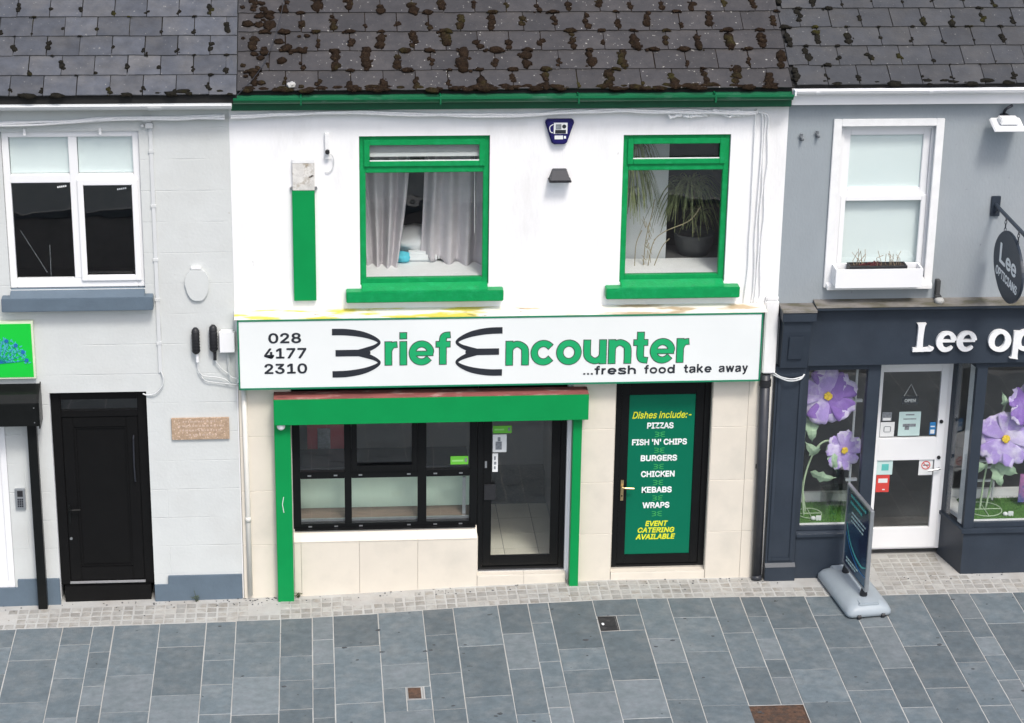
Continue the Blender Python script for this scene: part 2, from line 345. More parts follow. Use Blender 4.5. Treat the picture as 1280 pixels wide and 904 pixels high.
def spline(pts, n=6, close=False):
    out = []; m = len(pts)
    for i in range(m if close else m-1):
        p0 = pts[(i-1) % m] if (close or i) else pts[0]; p1 = pts[i]; p2 = pts[(i+1) % m]; p3 = pts[(i+2) % m] if (close or i+2 < m) else pts[-1]
        for k in range(n):
            t = k/n
            out.append(tuple(.5*((2*b)+(-a+c)*t+(2*a-5*b+4*c-d)*t*t+(-a+3*b-3*c+d)*t**3) for a,b,c,d in zip(p0,p1,p2,p3)))
    if not close: out.append(tuple(pts[-1]))
    return out
def _ico():
    d = {}
    for sub in (1, 2, 3):
        bm = bmesh.new(); bmesh.ops.create_icosphere(bm, subdivisions=sub, radius=1)
        bm.verts.ensure_lookup_table(); d[sub] = ([v.co.copy() for v in bm.verts], [tuple(v.index for v in f.verts) for f in bm.faces]); bm.free()
    return d
ICO = _ico()
def B(name, x0, x1, y0, y1, z0, z1, m, parent=None, bevel=0):
    return MB().box(x0,x1,y0,y1,z0,z1).build(name, m, parent, bevel)

def wall_mesh(x0, x1, z0, z1, y0, y1, holes):
    """front at y0, back at y1, rectangular openings with reveals"""
    mb = MB()
    xs = sorted({x0, x1, *[h[0] for h in holes], *[h[1] for h in holes]}); zs = sorted({z0, z1, *[h[2] for h in holes], *[h[3] for h in holes]})
    xs = [x for x in xs if x0 <= x <= x1]; zs = [z for z in zs if z0 <= z <= z1]
    inh = lambda x, z: any(h[0] < x < h[1] and h[2] < z < h[3] for h in holes)
    solid = {}
    for i in range(len(xs)-1):
        for j in range(len(zs)-1): solid[i, j] = not inh((xs[i]+xs[i+1])/2, (zs[j]+zs[j+1])/2)
    vid = {}
    def V(x, y, z):
        k = (round(x,4), round(y,4), round(z,4))
        if k not in vid: vid[k] = len(mb.v); mb.v.append(Vector((x,y,z)))
        return vid[k]
    for (i, j), sd in solid.items():
        if not sd: continue
        a, b, c, d = xs[i], xs[i+1], zs[j], zs[j+1]
        mb.f.append((V(a,y0,c),V(b,y0,c),V(b,y0,d),V(a,y0,d))); mb.f.append((V(a,y1,c),V(a,y1,d),V(b,y1,d),V(b,y1,c)))
        for (di, dj), e in {(-1,0):((a,c),(a,d)), (1,0):((b,d),(b,c)), (0,-1):((b,c),(a,c)), (0,1):((a,d),(b,d))}.items():
            if not solid.get((i+di, j+dj), False):
                (xa,za),(xb,zb) = e; mb.f.append((V(xa,y0,za),V(xa,y1,za),V(xb,y1,zb),V(xb,y0,zb)))
    return mb

def room(parent, x0, x1, y0, y1, z0, z1, m, fm=None):
    mb = MB()
    mb.quad((x0,y1,z0),(x1,y1,z0),(x1,y1,z1),(x0,y1,z1)); mb.quad((x0,y0,z0),(x0,y1,z0),(x0,y1,z1),(x0,y0,z1)); mb.quad((x1,y1,z0),(x1,y0,z0),(x1,y0,z1),(x1,y1,z1)); mb.quad((x0,y0,z1),(x0,y1,z1),(x1,y1,z1),(x1,y0,z1))
    o = mb.build('interior_wall', m, parent)
    f = MB().quad((x0,y0,z0),(x1,y0,z0),(x1,y1,z0),(x0,y1,z0)).build('interior_floor', fm or m, parent)
    return o, f

def frame_bars(x0, x1, z0, z1, w, y0, y1, wb=None, wt=None):
    wb = wb or w; wt = wt or w
    return MB().box(x0, x0+w, y0, y1, z0, z1).box(x1-w, x1, y0, y1, z0, z1).box(x0+w, x1-w, y0, y1, z0, z0+wb).box(x0+w, x1-w, y0, y1, z1-wt, z1)

FONT = None
try:      # the interface font that ships inside Blender; the built-in one otherwise
    import os
    FONT = bpy.data.fonts.load(os.path.join(bpy.utils.system_resource('DATAFILES', path='fonts'), 'Inter.woff2'))
except Exception:
    FONT = None
def text_part(name, s, x0, x1, z0, z1, y, m, parent, bold=.0, shear=0., t=.003, xf=None):
    """word fitted so that its ink fills x0..x1, z0..z1; front face at y"""
    cu = bpy.data.curves.new('tmp', 'FONT'); cu.body = s; cu.size = 1
    if FONT: cu.font = FONT
    cu.shear = shear; cu.extrude = .5; cu.resolution_u = 4
    ob = bpy.data.objects.new('tmp', cu); col.objects.link(ob)
    dg = bpy.context.evaluated_depsgraph_get()
    me = bpy.data.meshes.new_from_object(ob.evaluated_get(dg))
    vs = [v.co.copy() for v in me.vertices]; fs = [tuple(p.vertices) for p in me.polygons]
    bpy.data.objects.remove(ob); bpy.data.curves.remove(cu); bpy.data.meshes.remove(me)
    sh_ = [(0, 0)] + ([(bold*math.cos(k*math.pi/4), bold*math.sin(k*math.pi/4)) for k in range(8)] if bold else [])
    a0 = min(v.x for v in vs)-bold; a1 = max(v.x for v in vs)+bold; b0 = min(v.y for v in vs)-bold; b1 = max(v.y for v in vs)+bold
    mb = MB()
    for n_, (dx, dz) in enumerate(sh_):
        o_ = len(mb.v)
        mb.v += [Vector((x0+(v.x+dx-a0)/(a1-a0)*(x1-x0), y + (.5-v.z)*t - .00012*n_, z0+(v.y+dz-b0)/(b1-b0)*(z1-z0))) for v in vs]
        mb.f += [tuple(i+o_ for i in f) for f in fs]
    return mb.build(name, m, parent, xf=xf)

# ------------------------------------------------------------------ ground, road, pavement
GX = [-60,-6,-2.6,0,.66,1.32,2.64,4.2,5.3,6.5,12,60]; GZ = [-.07,-.07,-.05,-.025,-.02,.0,.055,.095,.085,.08,.09,.09]
def gz(x):
    for i in range(len(GX)-1):
        if x <= GX[i+1]:
            t = (x-GX[i])/(GX[i+1]-GX[i]); return GZ[i]+(GZ[i+1]-GZ[i])*t
    return GZ[-1]
def edge_y(x):
    P = [(-6,-.60),(-2.5,-.585),(0,-.575),(1,-.545),(3,-.51),(5.5,-.50),(6.8,-.54),(8.7,-.565),(12,-.57)]
    for a, b in zip(P, P[1:]):
        if x <= b[0]: return a[1]+(b[1]-a[1])*max(0,(x-a[0]))/(b[0]-a[0])
    return -.57
def sheet(name, x0, x1, ys, dz, m, step=.5):
    mb = MB(); n = int((x1-x0)/step)+1; xs = [x0+(x1-x0)*i/n for i in range(n+1)]
    for y in ys: mb.v += [Vector((x, y, gz(x)+dz)) for x in xs]
    for j in range(len(ys)-1):
        for i in range(n): mb.f.append((j*(n+1)+i, j*(n+1)+i+1, (j+1)*(n+1)+i+1, (j+1)*(n+1)+i))
    return tag(mb.build(name, m, None, origin=(0,0,0)), kind='structure')
g = MB().quad((-500,-500,-.32),(500,-500,-.32),(500,500,-.32),(-500,500,-.32)).build('ground', 'earth', None, origin=(0,0,-.32)); tag(g, kind='structure')
road = sheet('road', -60, 60, [-15.0, -6.4], -.13, 'asphalt', 2.); 
sheet('far_pavement', -60, 60, [-20, -15.15], -.01, 'slab', 2.)
kb = MB(); kb.v = []
for (ya, yb) in ((-6.4, -6.25), (-15.15, -15.0)):
    for k in range(40):
        x = -18+k*.915; kb.box(x, x+.905, ya, yb, gz(x)-.2, gz(x)+.002)
tag(kb.build('kerb', 'kerb', None, bevel=.008), kind='structure')
pave = sheet('pavement', -14, 20, [-6.25,-4.5,-3.,-2.,-1.,-.6,-.3,0,.8], -.0035, 'mortar', .17)

m_ = mat('slab_paving', (.095, .118, .131), .66, .12, 5, .3, 60, c2=(.126, .148, .158), c2s=3.6, c2t=.58, c2w=.16)
nt_ = m_.node_tree; bt_ = _n(nt_, 'ShaderNodeTexBrick'); bt_.inputs['Scale'].default_value = 1; bt_.inputs['Brick Width'].default_value = .85; bt_.inputs['Row Height'].default_value = .5; bt_.inputs['Mortar Size'].default_value = .007
bt_.inputs['Color1'].default_value = (.085, .108, .122, 1); bt_.inputs['Color2'].default_value = (.12, .142, .153, 1); bt_.inputs['Mortar'].default_value = (.41, .41, .40, 1)
mpp = _n(nt_, 'ShaderNodeMapping'); mpp.inputs['Rotation'].default_value = (0, 0, math.pi/2); tcc = _n(nt_, 'ShaderNodeTexCoord')
nt_.links.new(tcc.outputs['Object'], mpp.inputs[0]); nt_.links.new(mpp.outputs[0], bt_.inputs['Vector']); nt_.links.new(bt_.outputs['Color'], nt_.nodes['Principled BSDF'].inputs['Base Color'])
MT['slab_paving'] = m_
sheet('outer_pavement', -14, 20, [-6.248, -4.402], .001, 'slab_paving', .34)
sheet('side_pavement', -14, -4.93, [-4.40, -.60], .001, 'slab_paving', .34); sheet('side_pavement', 10.65, 20, [-4.40, -.58], .001, 'slab_paving', .34)
CX = [-4.92,-4.43,-3.93,-3.59,-2.98,-2.97,-2.47,-1.96,-1.63,-1.40,-.90,-.39,-.06,.43,.78,1.01,1.51,2.01,2.35,2.85,3.19,3.42,3.92,4.42,4.77,5.26,5.60,5.83,6.34,6.83,7.17,7.65,7.99,8.23,8.73,9.23,9.57,10.07,10.41,10.64]
CJ = {5:[-1.01,-1.62],6:[-1.32,-2.25],7:[-1.0,-1.76,-2.6],8:[-1.19,-1.56,-1.95,-2.36],9:[-1.74,-2.53],10:[-1.13,-2.21],11:[-1.47,-2.01,-2.64],12:[-1.1,-1.88],13:[-1.44,-1.98,-2.6],14:[-1.09,-1.64,-2.18,-2.81],15:[-1.29,-2.54],16:[-1.76,-2.27],17:[-1.14,-2.02,-2.79],18:[-1.45,-2.57],19:[-1.21,-2.02,-2.99],20:[-.99,-1.48,-1.89,-2.45,-2.88],21:[-1.63,-2.11],22:[-.90,-1.26,-2.38,-3.19],23:[-1.47,-2.03,-2.83],24:[-.98,-1.79,-2.97],25:[-1.37,-2.16,-2.98],26:[-.99,-1.53,-2.0,-2.4,-2.98],27:[-1.29,-2.24,-2.95],28:[-1.0,-1.77,-2.72],29:[-1.31,-2.26,-3.11],30:[-1.78,-2.72],31:[-1.47,-2.18,-3.12],32:[-1.17,-1.62,-2.04,-2.59,-3.0],33:[-1.31,-2.39]}
def slab(x0, x1, y0, y1, m='slab'):
    gp = .0056; c = .0025; x0 += gp; x1 -= gp; y0 += gp; y1 -= gp; dz = rnd.uniform(-.0012, .0018)
    j = lambda: rnd.uniform(-.002, .002)
    out = [(x0+j(),y0+j()),(x1+j(),y0+j()),(x1+j(),y1+j()),(x0+j(),y1+j())]
    inn = [(x0+c,y0+c),(x1-c,y0+c),(x1-c,y1-c),(x0+c,y1-c)]
    vs = [(x,y,gz(x)-.03) for x,y in out]+[(x,y,gz(x)-.002+dz) for x,y in out]+[(x,y,gz(x)+.001+dz) for x,y in inn]
    fs = [(8,9,10,11)]+[(i,(i+1)%4,4+(i+1)%4,4+i) for i in range(4)]+[(4+i,4+(i+1)%4,8+(i+1)%4,8+i) for i in range(4)]
    MB().add(vs, fs).build('slab', m, pave)
for i in range(len(CX)-1):
    x0, x1 = CX[i], CX[i+1]; w = x1-x0
    if i == 4: continue
    ys = [edge_y((x0+x1)/2)] + list(CJ.get(i, []))
    while ys[-1] > -4.38: ys.append(ys[-1]-(rnd.choice([.42,.5,.56]) if w < .28 else rnd.choice([.55,.8,.62]) if w < .4 else rnd.choice([.8,.95,1.2,.5])))
    ys = [y for y in ys if y > -4.15]+[-4.40]
    for a, b in zip(ys, ys[1:]):
        if i == 22 and abs(a+.90) < .01:           # small dark cover shares this bay
            slab(x0+.22, x1, b, a); continue
        if i == 16 and abs(a+2.27) < .01:          # small brown cover is let into this slab
            slab(x0, x0+.24, b, -2.27); slab(x0+.43, x1, -2.54, -2.27); slab(x0+.24, x1, b, -2.54); continue
        if i in (25, 26) and abs(a+2.98) < .01: slab(x0, x1, -4.40, -3.75); continue
        if i in (25, 26) and a < -3.0: continue
        slab(x0, x1, b, a, 'slab_pale' if (w < .28 and rnd.random() < .5) or rnd.random() < .06 else 'slab')

# setts along the shopfronts
sett_meshes = []
for k in range(5):
    mb = MB(); h = .0515; j = lambda: rnd.uniform(-.004, .004)
    o4 = [(-h+j(),-h+j()),(h+j(),-h+j()),(h+j(),h+j()),(-h+j(),h+j())]
    vs = [(x,y,-.03) for x,y in o4]+[(x,y,-.004) for x,y in o4]+[(x*.90,y*.90,.001) for x,y in o4]
    fs = [(8,9,10,11)]+[(i,(i+1)%4,4+(i+1)%4,4+i) for i in range(4)]+[(4+i,4+(i+1)%4,8+(i+1)%4,8+i) for i in range(4)]
    me = bpy.data.meshes.new('sett'); me.from_pydata(vs, [], fs); me.materials.append(MT['sett']); sett_meshes.append(me)
spots = []
x = -3.6
while x < 10.2:
    e = edge_y(x)
    for k in range(9):
        y = e+.066+k*.118
        recess = 7.25 < x < 8.1
        if y > (.46 if recess else -.05): break
        smear = noise.noise(Vector((x*.9, y*2.2, 4.)))
        if recess: smear = -.3 if 7.3 < x else .3
        if (.05 < x < .45 and k > 0) or (6.0 < x < 7.1 and k > 1) or (8.3 < x < 10 and k > 2) or (smear > .36 and k > 0): continue
        spots.append((x+rnd.uniform(-.003,.003), y+rnd.uniform(-.003,.003), smear))
    x += .1165
spots_in = sorted(spots, key=lambda p: (not(-2.75 < p[0] < 9.1), p[1]))
rest = MB()
for n, (x, y, s) in enumerate(spots_in):
    dz = -.0015 - max(0, s)*.006 + rnd.uniform(-.001, .001)
    me = sett_meshes[n % 5]
    if n < 300:
        o = bpy.data.objects.new('sett', me); place(o, (x, y, gz(x)+dz), pave); o.rotation_euler.z = rnd.choice([0,1,2,3])*math.pi/2+rnd.uniform(-.03,.03)
    else:
        k = len(rest.v); rest.v += [v.co+Vector((x, y, gz(x)+dz)) for v in me.vertices]; rest.f += [tuple(i+k for i in p.vertices) for p in me.polygons]
if rest.v: tag(rest.build('setts', 'sett', pave), kind='stuff')

# ------------------------------------------------------------------ roofs
PITCH = R(30); RY0, RZ0 = -.14, 5.86
def rp(x, s, h=0): return Vector((x, RY0+s*math.cos(PITCH)-h*math.sin(PITCH), RZ0+s*math.sin(PITCH)+h*math.cos(PITCH)))
RM = Matrix.Rotation(PITCH, 3, 'X')
EXPO, SW = .297, .340
def slate_mesh(m, seed):
    q = random.Random(seed); mb = MB(); hw = SW/2-.0045; l = EXPO+.045
    t = .011
    bot = [(-hw+q.uniform(-.002,.002), q.uniform(-.005,.005)), (-hw*.3, q.uniform(-.004,.004)), (hw*.4, q.uniform(-.004,.004)), (hw+q.uniform(-.002,.002), q.uniform(-.005,.005)), (hw, l), (-hw, l)]
    n = 6
    vs = [(x, y, 0.015*(1-y/l)) for x, y in bot]+[(x, y, 0.015*(1-y/l)+t) for x, y in bot]
    fs = [tuple(range(n-1,-1,-1)), tuple(range(n,2*n))]+[(i,(i+1)%n,(i+1)%n+n,i+n) for i in range(n)]
    me = bpy.data.meshes.new('slate'); me.from_pydata(vs, [], fs); me.materials.append(MT[m]); return me
def make_roof(bld, x0, x1, s0, xj, m, moss, heavy, seed):
    q = random.Random(seed)
    mb = MB(); a, b, c, d = rp(x0, s0+.03), rp(x1, s0+.03), rp(x1, 6.2), rp(x0, 6.2)
    e = Vector((0,0,-.09)); mb.add([a,b,c,d,a+e,b+e,c+e,d+e], [(0,1,2,3),(7,6,5,4),(0,4,5,1),(1,5,6,2),(2,6,7,3),(3,7,4,0)])
    rf = mb.build('roof', 'deck', bld)
    meshes = [slate_mesh(m, seed*10+k) for k in range(5)]
    mo = MB(); cnt = 0
    for r in range(10):
        off = xj + (SW/2 if r % 2 else 0); k0 = math.floor((x0-off)/SW)-1
        s = s0+r*EXPO
        for k in range(k0, k0+40):
            l = max(x0, off+k*SW); rr = min(x1, off+(k+1)*SW)
            if rr-l < .05: continue
            o = bpy.data.objects.new('slate', meshes[q.randrange(5)])
            place(o, rp((l+rr)/2+q.uniform(-.002,.002), s+q.uniform(-.004,.004), .006+q.uniform(0,.003)), rf)
            o.rotation_euler = (PITCH-.0, q.uniform(-.006,.006), q.uniform(-.008,.008)); o.scale = ((rr-l)/SW, 1, 1)
            # moss on the joint at the left edge of this slate, and along its tail
            if r > 7: continue
            dens = heavy(l, r)
            if l < x0+.02: continue
            big = dens[1] > .7
            if q.random() < .9: mo.add([rp(l-.004, s, .022), rp(l+.004, s, .022), rp(l+.004, s+EXPO, .012), rp(l-.004, s+EXPO, .012)], [(0,1,2,3)])
            if q.random() < dens[0]:
                u = q.uniform(.02, .12); vs_ = q.choice([.45,.7,.85,1.,1.,1.15]) if big else 1.
                for z in range(q.choice([2,3,3,4]) if big else q.choice([1,2,3])):
                    w = (q.uniform(.024,.048) if big else q.uniform(.012,.034))*dens[1]*(vs_ if big else 1.6); ln = w*q.uniform(.8,1.5)
                    mo.blob(rp(l+q.uniform(-.022,.022), s+u, .024+.010*(1-u/EXPO)), w, ln, w*q.uniform(.35,.6), RM, .30, 2, q.randrange(10**6))
                    for zz in range(3 if big else 1):
                        mo.blob(rp(l+q.uniform(-1,1)*w*1.05, s+u+q.uniform(-1,1)*ln, .022), w*q.uniform(.25,.5), w*q.uniform(.25,.5), w*.3, RM, .35, 1, q.randrange(10**6))
                    u += ln*q.uniform(1.0,1.9)
                    if u > EXPO*.95: break
            if q.random() < dens[2]:                       # cap of moss under the tail of the slate above
                w = (q.uniform(.03,.062) if big else q.uniform(.02,.05))*dens[1]
                uu = l if q.random() < .8 else q.uniform(l, rr)
                mo.blob(rp(uu+q.uniform(-.02,.02), s+EXPO-.006, .036), w, w*q.uniform(.38,.6), w*.36, RM, .3, 2, q.randrange(10**6))
                for zz in range(4): mo.blob(rp(uu+q.uniform(-1.3,1.3)*w, s+EXPO-q.uniform(0,.03), .034), w*.3, w*.22, w*.18, RM, .3, 1, q.randrange(10**6))
    if seed == 2:                       # thicker growth towards the left verge
        for z in range(60):
            u = x0+.04+abs(q.gauss(0, .5)); sv = q.uniform(0, 2.0); w = q.uniform(.02,.06)
            mo.blob(rp(u, s0+sv, .034), w*1.0, w*.8, w*.4, RM, .32, 2, q.randrange(10**6))
    # along the eaves
    for z in range(int((x1-x0)*(17 if seed == 2 else 4))):
        u = q.uniform(x0+.05, x1-.05); w = q.uniform(.02,.06)
        if heavy(u, 0)[1] > .5: mo.blob(rp(u, s0+q.uniform(-.01,.05), .028), w*1.4, w*.6, w*.45, RM, .3, 2, q.randrange(10**6))
    if mo.v: tag(mo.build('moss', moss, rf, smooth=True), kind='stuff')
    return rf

# ------------------------------------------------------------------ building 1: the white takeaway with green trim
main = thing('takeaway_building', (2.97, .15, 0), 'white two-storey takeaway building with green window frames and mossy brown slate roof', 'building')
W1 = (1.36, 2.75, 3.68, 5.355); W2 = (4.18, 5.34, 3.68, 5.345); SHOP = (.585, 3.70, -.5, 2.52); MDOOR = (4.185, 5.275, -.5, 2.62)
wall_mesh(0, 5.95, -.4, 5.80, .016, .34, [W1, W2, SHOP, MDOOR]).build('wall', 'white_wall', main)
def heavy_main(x, r):
    g_ = noise.noise(Vector((x*.55, r*.45, 2.)))
    edge = 1.15 if x < 1.3 else 1.0
    return (min(1, .97+.1*g_), min(1.5, max(.85, (1.12+.45*g_)*edge)), min(1., (.62+.35*g_)*edge))
roof = make_roof(main, .10, 5.945, .02, .60, 'slate_brown', 'moss', heavy_main, 2)
# eaves: gutter and fascia board
gut = MB()
def gutter_profile(r, lip=.008):
    P = [(math.cos(a)*r, math.sin(a)*r) for a in [math.pi*(1+i/8) for i in range(9)]]
    Q = [(math.cos(a)*(r-lip), math.sin(a)*(r-lip)) for a in [math.pi*(2-i/8) for i in range(9)]]
    return P+Q
gut.prism_x([(-.185+y, 5.835+z) for y, z in gutter_profile(.066)], .06, 5.94)
gut.box(.06, 5.94, -.262, -.249, 5.822, 5.845)
gut.build('gutter', 'green_gutter', main)
for k in range(4): MB().box(.75+k*1.45, .765+k*1.45, -.264, -.10, 5.764, 5.849).build('gutter_bracket', 'green_gutter', main)
B('fascia_board', .03, 5.945, -.115, .016, 5.675, 5.84, mat('green_fascia_paint', (.003,.085,.038), .45, .12, 6, .1, 30), main, .004)

def green_window(hole, top_z, parent, mx):
    x0, x1, z0, z1 = hole
    w = thing_part('window', parent, (x0+x1)/2, .07, z0)
    fm = frame_bars(x0+.002, x1-.002, z0+.002, z1-.002, .065, .055, .13, wb=.07)
    fm.box(x0+.067, x1-.067, .055, .13, top_z-.045, top_z+.045)
    fm.build('frame', 'green_old', w, .006)
    # opening top light: a sash proud of the frame
    frame_bars(x0+.05, x1-.05, top_z+.028, z1-.045, .062, .032, .0535, wb=.058).build('sash', 'green_old', w, .006)
    MB().box(x0+.1125, x1-.1125, .085, .093, top_z+.087, z1-.108).build('pane', 'glass', w)
    MB().box(x0+.068, x1-.068, .085, .093, z0+.073, top_z-.046).build('pane', 'glass', w)
    MB().box(x0+.112, x1-.112, .043, .0475, top_z+.086, top_z+.098).build('glazing_bead', 'white_paint', w)
    # sloping sill with upstand blocks
    s = MB().prism_x([(-.105, z0-.135), (-.105, z0-.02), (.054, z0+.03), (.054, z0-.135)], x0+.012, x1-.012)
    s.box(x0-.155, x1+.155, -.118, .015, z0-.145, z0-.022)
    s.build('sill', 'green_old', w, .008)
    return w
def thing_part(name, parent, x, y, z):
    o = bpy.data.objects.new(name, None); o.empty_display_size = .05; place(o, (x, y, z), parent); return o
green_window(W1, 4.985, main, 0); green_window(W2, 4.985, main, 0)
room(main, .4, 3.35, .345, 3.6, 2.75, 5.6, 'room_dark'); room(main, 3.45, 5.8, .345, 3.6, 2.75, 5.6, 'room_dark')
B('window_board', 1.30, 2.81, .10, .74, 3.70, 3.742, 'white_paint', main); B('window_board', 4.12, 5.40, .10, .66, 3.70, 3.742, 'white_paint', main)
B('partition_wall', 4.05, 4.80, .78, .90, 2.76, 5.55, 'room_pale', main)

# cream cladding tiles: building > cladding > tile
clad = wall_mesh(0.012, 5.938, -.3, 2.58, .009, .0158, [SHOP, MDOOR]).build('cladding', 'grout_cream', main)
tile_cache = {}
def tile(x0, x1, z0, z1, parent=clad, y=-.001, gap=.003):
    key = (round(x1-x0,3), round(z1-z0,3))
    if key not in tile_cache:
        w, h = key[0]-gap, key[1]-gap; c = .003
        o4 = [(-w/2,0),(w/2,0),(w/2,h),(-w/2,h)]; i4 = [(-w/2+c,c),(w/2-c,c),(w/2-c,h-c),(-w/2+c,h-c)]
        me = bpy.data.meshes.new('tile')
        me.from_pydata([(x,.009,z) for x,z in o4]+[(x,.002,z) for x,z in o4]+[(x,0,z) for x,z in i4], [], [(8,9,10,11)]+[(i,(i+1)%4,4+(i+1)%4,4+i) for i in range(4)]+[(4+i,4+(i+1)%4,8+(i+1)%4,8+i) for i in range(4)])
        me.materials.append(MT['cream_tile']); tile_cache[key] = me
    return place(bpy.data.objects.new('tile', tile_cache[key]), ((x0+x1)/2, y, z0+gap/2), parent)
for za, zb in ((-.06,.63),(.63,1.29),(1.29,1.95),(1.95,2.57)): tile(.018, .583, za, zb)
for za, zb in ((.02,.67),(.67,1.31),(1.31,1.96),(1.96,2.57)):
    tile(3.704, 4.183, za, zb); tile(5.278, 5.68, za, zb); tile(5.68, 5.936, za, zb)

# shopfront under the shutter: riser, window, door
riser = B('riser_core', .587, 2.652, .010, .30, -.3, .655, 'grout_cream', main)
for xa, xb in ((.587,.665),(.665,1.32),(1.32,1.98),(1.98,2.655)): tile(xa, xb, -.08, .657, riser)
sl = MB().prism_x([(.002,.660),(.125,.757),(.125,.60),(.012,.60)], .588, 2.652).build('riser_cap', 'cream_tile', main)
for xa, xb in ((.587,.665),(.665,1.32),(1.32,1.98),(1.98,2.655)):
    MB().add([(xa+.002,-.006,.658),(xb-.002,-.006,.658),(xb-.002,.123,.762),(xa+.002,.123,.762),(xa+.002,-.006,.648),(xb-.002,-.006,.648),(xb-.002,.123,.752),(xa+.002,.123,.752)], [(0,1,2,3),(0,4,5,1),(1,5,6,2),(3,7,4,0)]).build('tile', 'cream_tile', riser)
sw = thing_part('window', main, 1.63, .14, .76)
fb = frame_bars(.588, 2.655, .765, 2.45, .085, .115, .19, wb=.055)
fb.box(1.165, 1.243, .115, .19, .82, 2.365); fb.box(1.985, 2.083, .115, .19, .82, 2.365)
for xa, xb in ((.673,1.165),(1.243,1.985),(2.083,2.57)): fb.box(xa, xb, .115, .19, 1.375, 1.455)
fb.build('frame', 'black', sw, .004)
frame_bars(1.245, 1.983, 1.457, 2.35, .062, .095, .114, wb=.07).build('sash', 'black', sw, .004)
for xa, xb in ((.673,1.165),(1.243,1.985),(2.083,2.57)):
    MB().box(xa, xb, .148, .155, .82, 1.375).build('pane', 'glass', sw); MB().box(xa, xb, .148, .155, 1.455, 2.365).build('pane', 'glass', sw)
    for z in (.79, 1.415):
        for xx in (xa+.10, xb-.10): MB().box(xx-.02, xx+.02, .107, .1145, z-.007, z+.007).build('drain_cap', 'steel', sw)
B('drip_sill', .60, 2.64, .070, .1145, .758, .772, 'black', sw)
sd = thing_part('door', main, 3.18, .16, .19)
fd = frame_bars(2.66, 3.655, .20, 2.45, .06, .12, .20, wb=.03); fd.build('frame', 'black', sd, .004)
frame_bars(2.722, 3.593, .235, 2.40, .098, .14, .185, wb=.12).build('leaf', 'black', sd, .004)
MB().box(2.82, 3.495, .158, .166, .355, 2.302).build('pane', 'glass', sd)
B('handle_plate', 2.735, 2.865, .115, .139, 1.07, 1.26, 'black_plastic', sd, .004)
B('door_plate', 2.742, 2.765, .1335, .1395, 1.46, 1.54, 'steel', sd)
B('threshold', 2.66, 3.655, .09, .21, .185, .199, 'alu', sd)
stepo = B('doorstep', 2.657, 3.668, .004, .30, -.2, .18, 'grout_cream', main)
tile(2.657, 3.19, .045, .1815, stepo, -.006); tile(3.19, 3.668, .045, .1815, stepo, -.006)
for xa, xb in ((2.657,3.19),(3.19,3.668)): MB().box(xa+.002, xb-.002, -.004, .118, .1815, .190).build('tile', 'cream_tile', stepo)
B('reveal_panel', 3.658, 3.703, .06, .33, -.05, 2.5, 'white_pvc', main)
B('back_lining', 2.652, 2.662, .012, .33, -.05, .66, 'cream_tile', main)
# inside the shop
ir, ifl = room(main, .45, 3.72, .345, 3.2, .165, 2.62, 'room_grey', 'mat_dark')
for r in range(4):
    for k in range(3):
        MB().box(2.62+k*.40+.003, 2.62+(k+1)*.40-.003, .305+r*.42+.003, .305+(r+1)*.42-.003, .12, .1745).build('tile', 'floor_tile', ifl)
B('interior_panel', 3.64, 3.715, .35, 2.2, .17, 2.6, 'room_grey', main)

# menu door
md = thing_part('door', main, 4.73, .14, .2)
frame_bars(4.188, 5.272, .205, 2.60, .07, .09, .17, wb=.03).build('frame', 'black', md, .004)
frame_bars(4.260, 5.200, .238, 2.528, .095, .105, .155, wb=.115, wt=.20).build('leaf', 'black', md, .004)
MB().box(4.36, 5.10, .128, .135, .36, 2.32).build('pane', 'glass', md)
hd = MB().box(4.285, 4.318, .092, .104, 1.04, 1.29); hd.tube([(4.30,.104,1.215),(4.30,.045,1.215),(4.33,.04,1.213),(4.43,.045,1.205)], .011, 8); hd.build('handle', 'brass', md)
MB().tube([(4.30,.09,1.10),(4.30,.084,1.10)], .009, 10).build('keyhole', 'black', md)
st2 = B('doorstep', 4.187, 5.273, .004, .30, -.2, .175, 'grout_cream', main)
tile(4.187, 5.273, .06, .178, st2, -.006); MB().box(4.189, 5.271, -.004, .088, .178, .187).build('tile', 'cream_tile', st2)
B('step_lining', 4.187, 5.273, .089, .30, .176, .2045, 'grout_cream', main)
room(main, 4.0, 5.8, .345, 2.2, .165, 2.62, 'room_dark')
MB().box(4.185, 4.189, .012, .33, .19, 2.58).build('reveal_strip', 'cream_tile', main); MB().box(5.271, 5.275, .0, .088, .19, 2.58).build('reveal_strip', 'cream_tile', main)

o = MB().blob(rp(.66, .07, .06), .045, .035, .03, RM, .2, 3, 5).build('pale_stone', 'mortar', None, smooth=True); tag(o, 'small pale stone lying on the eaves slates left of the curtained window', 'stone')

# ------------------------------------------------------------------ building 2: pale grey neighbour on the left
left = thing('terraced_building', (-2.3, .15, 0), 'pale grey rendered building with a black door, left of the white takeaway', 'building')
LW = (-2.375, -.945, 3.69, 5.435); LD = (-2.035, -.985, -.5, 2.50); LP = (-3.5, -2.53, -.5, 2.5)
wall_mesh(-4.7, -.001, -.4, 5.82, .02, .34, [LW, LD, LP]).build('wall', 'pale_wall', left)
def heavy_left(x, r):
    g_ = noise.noise(Vector((x*.8, r*.7, 7.)))
    near = max(0, 1-(.1-x)/.45)
    return (.95+.3*g_+near*.4, .54+.2*g_+near*.4, .26+.2*g_+near*.5)
make_roof(left, -4.7, .095, -.03, -2.23, 'slate_blue', 'moss_dark', heavy_left, 1)
gl_ = MB().prism_x([(-.185+y, 5.765+z) for y, z in gutter_profile(.052)], -4.7, .04); gl_.tube([(-4.7,-.235,5.765),(.04,-.235,5.765)], .009, 8); gl_.build('gutter', 'white_gutter', left)
